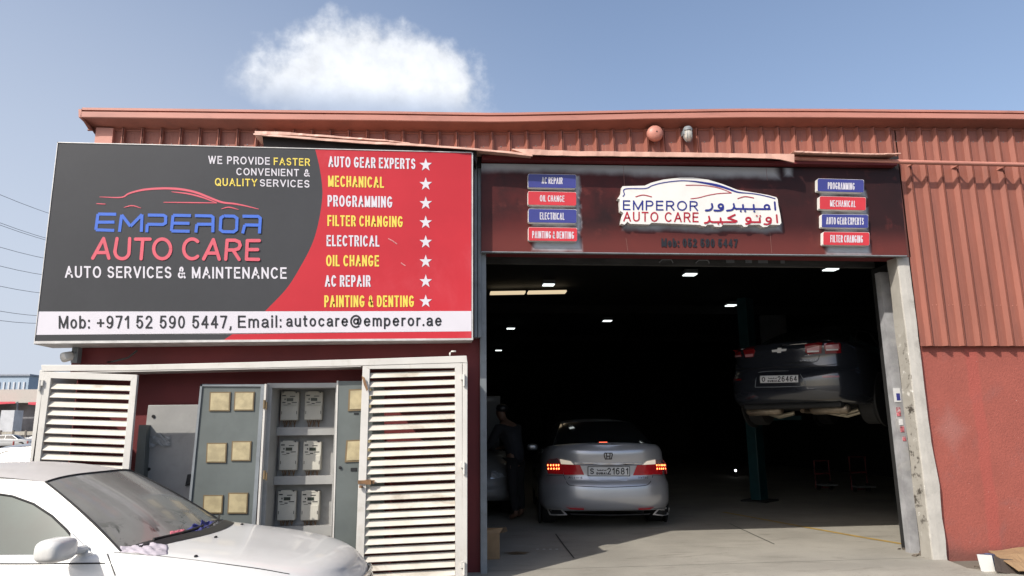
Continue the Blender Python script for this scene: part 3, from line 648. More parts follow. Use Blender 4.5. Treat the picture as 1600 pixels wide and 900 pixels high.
lettering(LS, [('Mob: +971 52 590 5447,', box4(91.6, 361.7, 493.2, 493, 516.6, 516.2)), ('Email:', box4(371.6, 439.7, 493, 492.6, 512.4, 512)), ('autocare@emperor.ae', box4(447, 690, 492.4, 491.4, 514.8, 513.6))], YT, M['vblack'], 2.7)
def strokes_px(parent, name, paths, w, y, m, org, k, cap=True):
    mb = MB()
    for pth in paths:
        ww = w
        if isinstance(pth, tuple): pth, ww = pth
        for Q in ([pth] if hasattr(ww, '__len__') else split_sharp(pth)):
            vs, fs = stroke2d(Q, ww, cap); mb.add([PY(org[0]+v[0]/k, org[1]+v[1]/k, y) for v in vs], fs)
            y -= .0004
    return mb.build(name, m, parent)
O1, K1 = (140, 280), 5.714
def circ(cx, cy, rx, ry, a0=0, a1=2*pi, n=24): return [(cx+rx*cos(a0+(a1-a0)*i/n), cy+ry*sin(a0+(a1-a0)*i/n)) for i in range(n+1)]
# wide square techno capitals
lett = [
 [(238, 313), (75, 311), (55, 452), (220, 457)], [(70, 384), (222, 383)],
 [(266, 470), (286, 318), (365, 420), (468, 315), (462, 470)],
 [(520, 320), (660, 322), (680, 335), (678, 390), (655, 404), (515, 402), (510, 474)],
 [(905, 325), (745, 322), (730, 462), (893, 465)], [(740, 392), (892, 394)],
 [(940, 325), (1085, 328), (1103, 342), (1100, 474)], [(1100, 402), (958, 402), (948, 476)],
 [(1200, 328), (1290, 330), (1316, 350), (1312, 450), (1285, 470), (1190, 468), (1166, 450), (1172, 345), (1200, 328)],
 [(1365, 330), (1505, 332), (1524, 348), (1516, 484)], [(1520, 410), (1385, 408), (1366, 484)]]
strokes_px(LS, 'lettering', lett, 27, YT, M['vblue'], O1, K1, False)
rl = 30
lett = [[(28, 705), (125, 530), (172, 705)], [(70, 655), (150, 655)],
        [(245, 530), (225, 650)]+circ(290, 650, 62, 60, pi, 0, 14)+[(358, 530)],
        [(410, 535), (540, 535)], [(475, 535), (460, 710)],
        circ(648, 622, 76, 88), circ(915, 622, 75, 88, -.85, -2*pi+.85),
        [(1018, 712), (1105, 540), (1158, 714)], [(1050, 660), (1142, 660)],
        [(1215, 714), (1228, 545), (1300, 545), (1335, 560), (1345, 590), (1330, 620), (1290, 632), (1225, 632)], [(1280, 632), (1335, 716)],
        [(1515, 548), (1408, 548), (1400, 714), (1508, 716)], [(1405, 628), (1500, 628)]]
strokes_px(LS, 'lettering', lett, rl, YT, M['vpink'], O1, K1, True)
def taper(n, w, e=.15): return [w*(e+(1-e)*sin(pi*(i+.5)/n)**.6) for i in range(n)]
outl = [bez([(88, 158), (280, 162), (350, 128), (450, 100), (560, 86), (700, 82), (830, 92), (950, 118), (1060, 160), (1180, 205), (1300, 220), (1400, 240), (1510, 267)]),
        bez([(730, 112), (880, 130), (1000, 160), (1138, 212)]), [(1138, 212), (1000, 210), (850, 208), (660, 206)], [(60, 218), (100, 220), (142, 222)],
        bez([(306, 252), (380, 236), (460, 258)]), bez([(1175, 265), (1245, 250), (1332, 272)])]
strokes_px(LS, 'car_outline', [(p, taper(len(p), w)) for p, w in zip(outl, (20, 14, 10, 9, 10, 10))], 10, YT, M['vpink'], O1, K1, False)
mb = MB()
for cy in (257.8, 287.7, 317.6, 347.6, 378.2, 408.6, 439.6, 471):
    pts = [(665.2+(10.2 if k % 2 == 0 else 4.0)*sin(pi*k/5), cy-(10.8 if k % 2 == 0 else 4.2)*cos(pi*k/5)) for k in range(10)]
    mb = MB(); co, tr = poly_fill(pts); mb.add([PY(*q, YT) for q in co], tr); mb.build('star', M['vwhite'], LS)
# scuffs on the red panel
strokes_px(LS, 'scratch', [[(607, 373), (613, 376), (620, 381)], [(627, 411), (633, 415)]], 1.6, YT, mat('scuffed_vinyl', (.62, .22, .22), .6, var=.4, scale=60), (0, 0), 1)

# ------------------------------------------------------------------ the doorway sign and its raised plaques
dq = [(752, 255.5), (1405, 265), (1417.5, 399), (752, 392.5)]
DS0 = PY(752, 392.5, YS)
DOORFADE = [(740, 240, 1215, 277, .055), (832, 290, 906, 297, .03), (832, 318, 908, 325, .03), (832, 346, 908, 354, .03), (832, 372, 908, 391, .04), (898, 275, 908, 390, .03),
            (975, 348, 1219, 360, .05), (1225, 252, 1237, 274, .04), (1283, 298, 1352, 306, .03), (1285, 326, 1354, 334, .03), (1288, 354, 1356, 361, .03), (1291, 380, 1360, 397, .04)]
DSG = thing('doorway_sign', 'wide faded maroon fascia sign over the open doorway', 'sign', tuple(DS0))
fr = [PY(*q, YS) for q in dq]; bk = [np.array([q[0], 7.535, q[2]]) for q in fr]
mb = MB(); mb.hexa(fr, bk); mb.build('sign_panel', mat_doorsign(), DSG)
mb = MB(); mb.pxslab([(752, 392.5), (1417.6, 399), (1417.6, 400.4), (752, 394)], YS-.006, YS+.05); mb.build('frame_edge', M['steel'], DSG)
strokes_px(DSG, 'panel_seam', [[(974, 255), (976, 300)], [(978, 372), (981, 392)], [(1197, 262), (1199, 282)], [(1203, 362), (1206, 396)]], .5, YS-.002, mat('seam', (.25, .12, .1), .6), (0, 0), 1, False)
mb = MB(); text_px(mb, 'Mob: 052 590 5447', box4(1033.4, 1152.6, 372.2, 373.6, 385.6, 386.6), YS-.008, .19)
mb.build('lettering', M['vblack'], DSG)

def rrect(x0, x1, y0, y1, sh, r=2.2):
    P = []
    for cx, cy, a in ((x1-r, y0+r, -pi/2), (x1-r, y1-r, 0), (x0+r, y1-r, pi/2), (x0+r, y0+r, pi)):
        for k in range(5): P.append((cx+r*cos(a+pi/2*k/4), cy+r*sin(a+pi/2*k/4)))
    return [(x, y+sh*(x-x0)/(x1-x0)) for x, y in P]
YCH = YS-.058
chips = [('AC REPAIR', (825, 900.2, 271.5, 293, 1.4), (846.5, 879, 276.2, 286.6), 'b', 'top of the left column'), ('OIL CHANGE', (825, 900.6, 298.6, 320, 1.6), (843.5, 882, 304.4, 314.3), 'r', 'second in the left column'),
         ('ELECTRICAL', (825.6, 901, 326, 347.6, 1.2), (843.5, 882, 331.6, 342.6), 'b', 'third in the left column'), ('PAINTING & DENTING', (825.6, 902, 354.8, 376, 1.2), (831.5, 897, 360.8, 372), 'r', 'bottom of the left column'),
         ('PROGRAMMING', (1277.5, 1350, 278.8, 299, 2), (1293.5, 1335.5, 284.2, 295), 'b', 'top of the right column'), ('MECHANICAL', (1280.8, 1353, 306.4, 327, 1.8), (1297, 1337, 312.2, 322.4), 'r', 'second in the right column'),
         ('AUTO GEAR EXPERTS', (1284, 1356.6, 334.4, 355.4, 1), (1291, 1349.6, 339.2, 350.4), 'b', 'third in the right column'), ('FILTER CHANGING', (1286.4, 1358.6, 362, 382.8, 1), (1297.4, 1348.4, 367, 378.4), 'r', 'bottom of the right column')]
for s, (x0, x1, y0, y1, sh), tb, cc, where in chips:
    col = 'blue' if cc == 'b' else 'red'
    t = thing('service_plaque', f'small raised {col} plaque reading {s} on the doorway sign', 'plaque', tuple(PY((x0+x1)/2, y1, YS)), group='raised service plaques on the doorway sign')
    mb = MB(); prism_px(mb, rrect(x0, x1, y0, y1, sh), YCH, YS+.004); mb.build('backing_block', M['foam'], t)
    mb = MB(); prism_px(mb, rrect(x0+.35, x1-.35, y0+.35, y1-.35, sh), YCH-.004, YCH); mb.build('plaque_face', M['chipblue' if cc == 'b' else 'chipred'], t)
    f = sh/(x1-x0); mb = MB(); text_px(mb, s, box4(tb[0], tb[1], tb[2]+f*(tb[0]-x0), tb[2]+f*(tb[1]-x0), tb[3]+f*(tb[0]-x0), tb[3]+f*(tb[1]-x0)), YCH-.006, .12); mb.build('lettering', M['vwhite'], t)
# logo board
O2, K2 = (960, 270), 5.926
outline = [(75, 124), (280, 119), (340, 92), (450, 63), (600, 44), (730, 44), (870, 64), (1000, 104), (1140, 158), (1300, 184), (1420, 205), (1500, 226), (1512, 245), (1518, 300), (1538, 400), (1546, 465), (1530, 482), (1440, 480), (1415, 500), (1375, 503), (1340, 479), (1245, 480), (1228, 498), (1198, 500), (1178, 480),
           (1010, 478), (990, 500), (930, 499), (912, 478), (862, 480), (846, 495), (812, 492), (790, 482), (345, 462), (325, 478), (145, 472), (120, 452), (95, 480), (62, 470), (66, 440), (84, 372), (56, 352), (50, 245), (30, 240), (66, 185)]
outline = [(O2[0]+x/K2, O2[1]+y/K2) for x, y in outline]
LG = thing('logo_board', 'white cut-out car-shaped logo board in the middle of the doorway sign', 'sign', tuple(PY(1095, 350, YS)))
mb = MB(); prism_px(mb, outline, YS-.07, YS+.004); mb.build('board', M['foam'], LG)
YG = YS-.073
for s, q, m in (('EMPEROR', box4(973.2, 1090.6, 312.8, 314, 328.2, 329.6), 'vnavy'), ('AUTO CARE', box4(973.8, 1091.6, 330.6, 331.8, 345.9, 347.4), 'vred')):
    mb = MB(); text_px(mb, s, q, YG, .14); mb.build('lettering', M[m], LG)
P1 = bez([(78, 220), (92, 200), (100, 150), (285, 145), (350, 118), (450, 92), (600, 74), (700, 76), (800, 88), (950, 116), (1060, 150), (1150, 180), (1300, 195), (1420, 220), (1490, 240)], 6)
strokes_px(LG, 'car_outline', [(P1, [9 if q[0] < 600 else 9+15*max(0, 1-abs(q[0]-950)/260) for q in P1])], 9, YG, M['vnavy'], O2, K2, False)
strokes_px(LG, 'car_outline', [(bez([(660, 115), (800, 115), (920, 130), (1010, 155), (1085, 186)]), 7), (bez([(1085, 186), (980, 190), (880, 205), (780, 230), (705, 240)]), 7), (bez([(195, 222), (265, 205), (348, 222)]), 8), (bez([(1140, 238), (1210, 220), (1292, 232)]), 8)], 7, YG, M['vred'], O2, K2, False)
ar1 = [[(1484, 272), (1490, 342)], circ(1412, 316, 22, 19), [(1440, 336), (1395, 336), (1330, 335), (1240, 335), (1190, 334), (1128, 333)], [(1292, 335), (1289, 297)], [(1192, 335), (1190, 297)],
       bez([(1104, 288), (1108, 318), (1088, 342), (1042, 350)], 5), circ(985, 308, 21, 18), bez([(1007, 308), (1003, 335), (975, 349), (925, 348)], 5), bez([(902, 288), (906, 318), (886, 342), (846, 348)], 5), [(1128, 333), (1104, 320)]]
ar1b = [[(1293, 356), (1297, 356)], [(1168, 354), (1172, 354)], [(1208, 354), (1212, 354)]]
strokes_px(LG, 'lettering', [(p, 17) for p in ar1]+[(p, 15) for p in ar1b], 17, YG, M['vnavy'], O2, K2)
ar2 = [[(1502, 392), (1508, 458)], circ(1428, 432, 22, 18), bez([(1450, 432), (1446, 462), (1418, 476), (1388, 474)], 5), [(1345, 420), (1348, 456), (1300, 456), (1262, 455)], circ(1240, 432, 21, 18), bez([(1262, 432), (1260, 458), (1240, 470), (1218, 472)], 5),
       [(1115, 388), (1052, 418), (1132, 446), (1120, 455), (1050, 455), (985, 455), (905, 455), (880, 445)], [(985, 455), (982, 420)], bez([(875, 404), (880, 436), (862, 458), (836, 464)], 5)]
ar2b = [[(1316, 398), (1320, 398)], [(1348, 399), (1352, 399)], [(960, 472), (964, 472)], [(996, 473), (1000, 473)]]
strokes_px(LG, 'lettering', [(p, 16) for p in ar2]+[(p, 13) for p in ar2b], 16, YG, M['vred'], O2, K2)

# ------------------------------------------------------------------ white louvred cupboard for the electricity meters
MC = thing('meter_cupboard', 'white steel louvred cupboard under the billboard, standing open in the middle', 'cupboard', (PY(400, 650, YC)[0], YC, -.02))
top = [(64, 570), (200, 570.3), (400, 565.5), (565, 561), (729, 555.6)]; botm = [(730.4, 567), (722, 566.5), (565, 571.2), (400, 575), (200, 579), (65, 580)]
mb = MB(); prism_px(mb, top+botm, YC-.008, YC+.05)
lx0, lx1 = PY(62.5, 578, YC)[0], PY(69.8, 585, YC)[0]; rx0, rx1 = PY(722.8, 600, YC)[0], PY(730.4, 600, YC)[0]
ztl = zat(66, 578, YC); ztr = zat(726, 566, YC)
mb.box(lx0, lx1, YC-.004, YC+.05, -.02, ztl); mb.box(rx0, rx1, YC-.004, YC+.05, -.02, ztr); mb.build('frame', M['white'], MC, bevel=.003)
mb = MB(); mb.box(rx1-.012, rx1-.004, YC+.05, 7.54, -.02, ztr); mb.build('side_panel', M['white'], MC); mb = MB(); mb.box(lx0+.004, lx0+.012, YC+.05, 7.54, -.02, ztl)
mb.build('side_panel', M['white'], MC)
mb = MB(); mb.hexa([(lx0+.015, 7.23, ztl-.005), (rx1-.015, 7.23, ztr+.01), (rx1-.015, 7.23, ztr+.02), (lx0+.015, 7.23, ztl+.005)], [(lx0+.015, 7.53, ztl-.005), (rx1-.015, 7.53, ztr+.01), (rx1-.015, 7.53, ztr+.02), (lx0+.015, 7.53, ztl+.005)])  # unseen roof pieces, added and cut to keep sun off the back wall
xm = PY(560, 650, YC)[0]; mb.hexa([(xm, YC+.051, ztr-.03), (rx1-.015, YC+.051, ztr-.02), (rx1-.015, YC+.051, ztr-.012), (xm, YC+.051, ztr-.022)], [(xm, 7.229, ztr-.03), (rx1-.015, 7.229, ztr-.02), (rx1-.015, 7.229, ztr-.012), (xm, 7.229, ztr-.022)])
mb.build('sun_block_top_panel', M['white'], MC)
def louver_door(outer, inner, lines_l, lines_r, y, extra):
    """outer / inner: pixel quads; slat lower edges run from lines_l[k] to lines_r[k]"""
    mb = MB(); (a, b, c, d), (e, f, g_, h) = outer, inner
    for q in ((a, b, f, e), (b, c, g_, f), (c, d, h, g_), (d, a, e, h)): mb.pxslab(q, y, y+.04)
    dr = mb.build('louver_door', M['white'], MC, bevel=.002)
    mb = MB()
    for (l, r) in zip(lines_l, lines_r):
        p, q = PY(*l, y), PY(*r, y); up = np.array([0, .042, .049]); jit = random.uniform(-.003, .003)
        t1 = np.array([0, .001, .004])
        fr_ = [p+np.array([0, .006, jit]), q+np.array([0, .006, jit]), q+up+np.array([0, 0, jit]), p+up+np.array([0, 0, jit])]
        mb.hexa(fr_, [v+np.array([0, .006, -.004]) for v in fr_])
    mb.build('slats', M['slat'], dr); return dr
LB = lambda x, y: (x, y)
rd = louver_door([(566.7, 571.6), (722, 566.8), (722.6, 925), (553.5, 925)], [(577.8, 576.4), (710.8, 574.8), (711.6, 915), (567, 915)],
                 [(577.4-.031*(13.75*k), 590.4+13.75*k) for k in range(24)], [(711, 586.3+13.6*k) for k in range(24)], YC-.004, 0)
ld = louver_door([(69.6, 580.6), (214.7, 585.6), (200, 748), (46.6, 748)], [(79.5, 590.8), (204.2, 594.8), (189.5, 742), (59.4, 742)],
                 [(78-.135*(13.8*k), 607+13.8*k) for k in range(10)], [(203.2-.098*(14.*k), 610.3+14.0*k) for k in range(10)], YC-.004, 0)
mb = MB()
for py in (585, 722, 878): mb = MB(); p = PY(723, py, YC-.01); mb.box(p[0]-.02, p[0]+.012, YC-.028, YC-.004, p[2]-.05, p[2]); mb.tube([(p[0]+.012, YC-.02, p[2]-.11), (p[0]+.012, YC-.02, p[2])], .012, 8); mb.build('hinge', M['white'], rd)
mb = MB(); p = PY(66, 594, YC-.01); mb.box(p[0]-.02, p[0]+.015, YC-.026, YC-.004, p[2]-.05, p[2]); mb.tube([(p[0]-.012, YC-.02, p[2]-.1), (p[0]-.012, YC-.02, p[2])], .012, 8); mb.build('hinge', M['white'], ld)
mb = MB(); p = PY(575, 753, YC-.01); mb.box(p[0]-.09, p[0]+.06, YC-.022, YC-.004, p[2]-.015, p[2]+.015); mb.box(p[0]-.02, p[0]+.03, YC-.035, YC-.02, p[2]-.022, p[2]+.022); mb.tube([(p[0]-.06, YC-.03, p[2]-.03), (p[0]-.06, YC-.03, p[2]-.05)], .018, 10)
mb.build('latch', M['rust'], rd)
mb = MB(); p = PY(570, 592, YC-.02); mb.add([p+np.array(v) for v in ((-.03, 0, .03), (.0, -.01, .01), (.035, -.015, -.10), (.02, -.005, -.115), (-.008, -.012, -.05))], [(0, 1, 2, 3, 4)]); mb.build('peeling_strip', M['rust'], rd)
mb = MB(); p = PY(703, 556, 7.1); mb.tube([p, p+np.array([0, 0, .03]), p+np.array([.015, 0, .045]), p+np.array([.06, 0, .045])], .008, 8)
o = mb.build('conduit_hook', M['white'], smooth=True); tag(o, 'small white bent conduit end sticking up above the louvred cupboard', 'conduit')

# enclosure with six meters
YE = 7.06; YB = 7.46
ME = thing('meter_enclosure', 'grey steel meter enclosure with its doors swung open inside the white cupboard', 'enclosure', (PY(470, 700, YE)[0], YE, -.02))
ex0, ex1 = PY(417, 605, YE)[0], PY(527, 600, YE)[0]; ezt = zat(470, 598.5, YE); ixa = PY(437.5-3, 640, YE)[0]
mb = MB(); mb.box(ex0, ex0+.05, YE, YB, 0, ezt); mb.box(ex1-.014, ex1, YE, YB, 0, ezt); mb.box(ex0+.05, ex1-.014, YE, YB, ezt-.045, ezt)
mb.build('enclosure_frame', M['encl_in'], ME, bevel=.002)
mb = MB(); mb.box(ex0+.05, ex1-.014, YB, YB+.02, 0, ezt-.045); mb.build('back_panel', M['encl_in'], ME)
for ya, yb in ((667.3, 680), (743.5, 757), (822, 838)):
    za, zb = zat(475, ya, YB-.14), zat(475, yb, YB-.14); tx0, tx1 = PY(431.5, 680, YB-.14)[0], PY(524, 680, YB-.14)[0]
    mb = MB(); mb.box(tx0, tx1, YB-.14, YB-.10, zb, za); mb.box(tx0, tx1, YB-.10, YB, za-.012, za-.004); mb.build('cable_trunking', M['encl_in'], ME)
# left door with six yellowed windows
dl = [(313.5, 602.5), (411, 603), (394, 850), (289, 850)]
mb = MB(); mb.pxslab(dl, YE-.06, YE-.03)
drl = mb.build('enclosure_door', M['encl'], ME, bevel=.003); drl['label'] = 'grey enclosure door with six yellowed windows'
mb = MB()
for q in ([(313, 600), (413.5, 600.5), (413, 604), (313, 603.5)], [(313, 600), (316.2, 600), (292, 850), (288, 850)], [(407.5, 604), (413, 604), (397, 850), (391, 850)]): mb.pxslab(q, YE-.075, YE-.03)
mb.build('door_rim', M['steel'], drl)
for (x0, x1, y0, y1) in ((107, 217, 90, 190), (252, 357, 89, 187), (89, 195, 389, 492), (236, 339, 379, 482), (69, 173, 695, 790), (215, 320, 682, 790)):
    q = [(x/3.75+300, y/3.75+590) for x, y in ((x0+4, y0), (x1+2, y0), (x1-3, y1), (x0-1, y1))]; cx = sum(v[0] for v in q)/4; cy = sum(v[1] for v in q)/4
    w = MB(); w.pxslab([(cx+(a-cx)*1.13, cy+(b-cy)*1.13) for a, b in q], YE-.072, YE-.06); w = w.build('window_frame', M['bezel'], drl)
    g2 = MB(); g2.pxslab(q, YE-.075, YE-.072); g2.build('pane', M['amber'], drl)
# vertical hinge strip, edge-lit
mb = MB(); p = PY(414.5, 600, YE-.07); mb.box(p[0]-.006, p[0]+.012, YE-.075, YE, 0, p[2]); mb.build('hinge_strip', M['white'], ME)
mb = MB()
for py in (625, 735):
    mb = MB(); p = PY(413.5, py, YE-.08); mb.tube([p, p+np.array([0, 0, -.08])], .012, 8); mb.tube([p+np.array([.02, 0, -.02]), p+np.array([.02, 0, -.09])], .008, 8); mb.build('hinge', M['bezel'], ME)
# right door, half hidden behind the louvres
mb = MB(); mb.pxslab([(527.5, 595.5), (600, 595), (600, 860), (520, 860)], YE-.05, YE-.02); drr = mb.build('enclosure_door', M['encl'], ME, bevel=.002); drr['label'] = 'grey enclosure door half behind the closed louvre'
mb = MB(); mb.pxslab([(526.2, 595), (528.6, 595), (521, 860), (518.6, 860)], YE-.056, YE-.0); mb.build('door_rim', M['white'], drr)
for q in ([(545, 608.5), (580, 607), (580, 641), (543.5, 642.5)], [(541, 688), (580, 686), (580, 720.5), (538.5, 722.5)]):
    w = MB(); w.pxslab(q, YE-.062, YE-.05); w.build('window_frame', M['bezel'], drr); c3 = [(q[0][0]+2.5, q[0][1]+2), (q[1][0], q[1][1]+2), (q[2][0], q[2][1]-3), (q[3][0]+2.8, q[3][1]-3)]
    w = MB(); w.pxslab(c3, YE-.066, YE-.062); w.build('pane', M['amber'], drr)
mb = MB()
for px, py, w, h in ((553, 645, 7, 2.5), (548, 731, 9, 5)):
    p = PY(px, py, YE-.055); mb.box(p[0], p[0]+w*.0063, YE-.056, YE-.05, p[2]-h*.0063, p[2])
p = PY(531.5, 730.5, YE-.055); mb.lathe([(.014, 0), (.014, .01), (0, .012)], p, '-y', 14)
mb.build('lock', M['black'], drr)
# meters: one with its parts, five copies
def meter():
    t = thing('electricity_meter', 'x', 'meter', (0, 0, 0), group='electricity meters in the open enclosure')
    w, h, d = .175, .278, .075
    mb = MB(); mb.box(-w/2, w/2, 0, d, 0, h); mb.build('case', M['cream'], t, bevel=.008)
    mb = MB(); mb.box(-w/2+.006, w/2-.006, -.006, 0, .006, h*.52); mb.build('terminal_cover', M['cream'], t, bevel=.003)
    mb = MB(); mb.box(-.028, .034, -.004, 0, h*.68, h*.79); mb.build('display', M['lcd'], t)
    mb = MB(); mb.box(-w/2+.03, w/2-.045, -.004, .004, h-.012, h+.008); mb.build('top_lug', M['cream'], t)
    mb = MB()
    for (a, b, c, e) in ((-.075, .86, .035, .012), (.0, .84, .05, .008), (-.07, .62, .03, .01), (.02, .62, .05, .008), (-.02, .57, .03, .01), (-.06, .54, .04, .004), (-.052, .72, .012, .016), (-.075, .22, .006, .03), (.07, .22, .006, .03), (.055, .97, .012, .012)):
        mb.box(a, a+c, -.0075 if b < .5 else -.0022, 0.001, h*b, h*b+e)
    mb.build('printing', M['black'], t)
    mb = MB()
    for k in range(7):
        x = -.06+.02*k; mb.tube([(x, .03, .0), (x+random.uniform(-.01, .01), .035, -.03), (x+random.uniform(-.02, .02), .045, -.07)], .004, 5)
    mb.build('wires', M['rust'], t); return t
m0 = meter()
spots = [(451.3, 657, 'upper left of the six, wholly in shade'), (489, 656.5, 'upper right of the six, wholly in shade'), (449.5, 735, 'middle row left, half in shade'), (486.5, 735, 'middle row right, in full sun'),
         (446.5, 813.5, 'bottom row left, half in shade above the car bonnet'), (483.5, 813.5, 'bottom row right, sunlit above the car bonnet')]
for i, (px, py, w) in enumerate(spots):
    o = m0 if i == 0 else copy_tree(m0)
    p = PY(px, py, YB-.085); o.location = (p[0], YB-.085, p[2]); o['label'] = 'pale electricity meter, '+w
# white inner door of a second box, with black handle and torn sticker
WB = thing('fuse_box', 'pale fuse box with a black handle and torn sticker, left in the open cupboard', 'box', (PY(268, 700, 7.3)[0], 7.3, -.02))
mb = MB(); mb.pxslab([(231.5, 633), (325, 632), (311, 850), (206, 850)], 7.42, 7.53); mb.build('box_body', M['encl_in'], WB, bevel=.004)
mb = MB(); mb.pxslab([(292.5, 741), (299.5, 740), (298, 756), (288.5, 760)], 7.395, 7.42); mb.build('handle', M['black'], WB, bevel=.006)
mb = MB()
for q in ((240, 650.5), (233, 733)): p = PY(*q, 7.42); mb.lathe([(.016, 0), (.016, .01), (0, .012)], p, '-y', 14)
mb.build('lock', M['black'], WB)
mb = MB(); rows = []
for j in range(5):
    rows.append([PY(230+36*i/7+2*sin(j*2+i), 679+3*sin(i*1.3)+19*j/4-(4 if i > 5 else 0)*j/4, 7.414-.008*abs(sin(i*1.7+j))) for i in range(8)])
mb.grid(rows); mb.build('torn_sticker', mat('torn_grey_sticker', (.30, .31, .31), .6, var=.25, scale=18), WB)
o = MB().pxslab([(217, 664), (229, 664), (218, 850), (200, 850)], 7.32, 7.5).build('cable_duct', M['encl']); tag(o, 'narrow grey cable duct left of the fuse box', 'duct')
# floodlight / camera under the sign's left end and the loose cable stub
p = PY(106, 557, 7.35)
CL = thing('spotlight', 'small white round spotlight on a bracket under the left end of the billboard', 'lamp', tuple(PY(119, 552, 7.5)))
d = np.array([-.55, -.75, -.3]); d /= np.linalg.norm(d); mb = MB(); mb.tube([p-d*.05, p-d*.03, p+d*.035, p+d*.05], [.02, .045, .05, .046], 18); mb.build('lamp_head', M['white'], CL, smooth=True)
mb = MB(); q0 = PY(119, 553, 7.5); mb.tube([p-d*.04, (p+q0)/2+np.array([0, 0, .03]), q0], .014, 8); mb.box(q0[0]-.03, q0[0]+.03, 7.47, 7.56, q0[2]-.09, q0[2]+.1); mb.build('bracket', M['steel'], CL)
a, b, c = PY(176, 565, 7.4), PY(200, 559, 7.35), PY(214, 548, 7.3); o = MB().tube([PY(168, 566, 7.5), a, b, c], .009, 6).build('cable_stub', M['black']); tag(o, 'loose black cable end hanging under the billboard', 'cable')

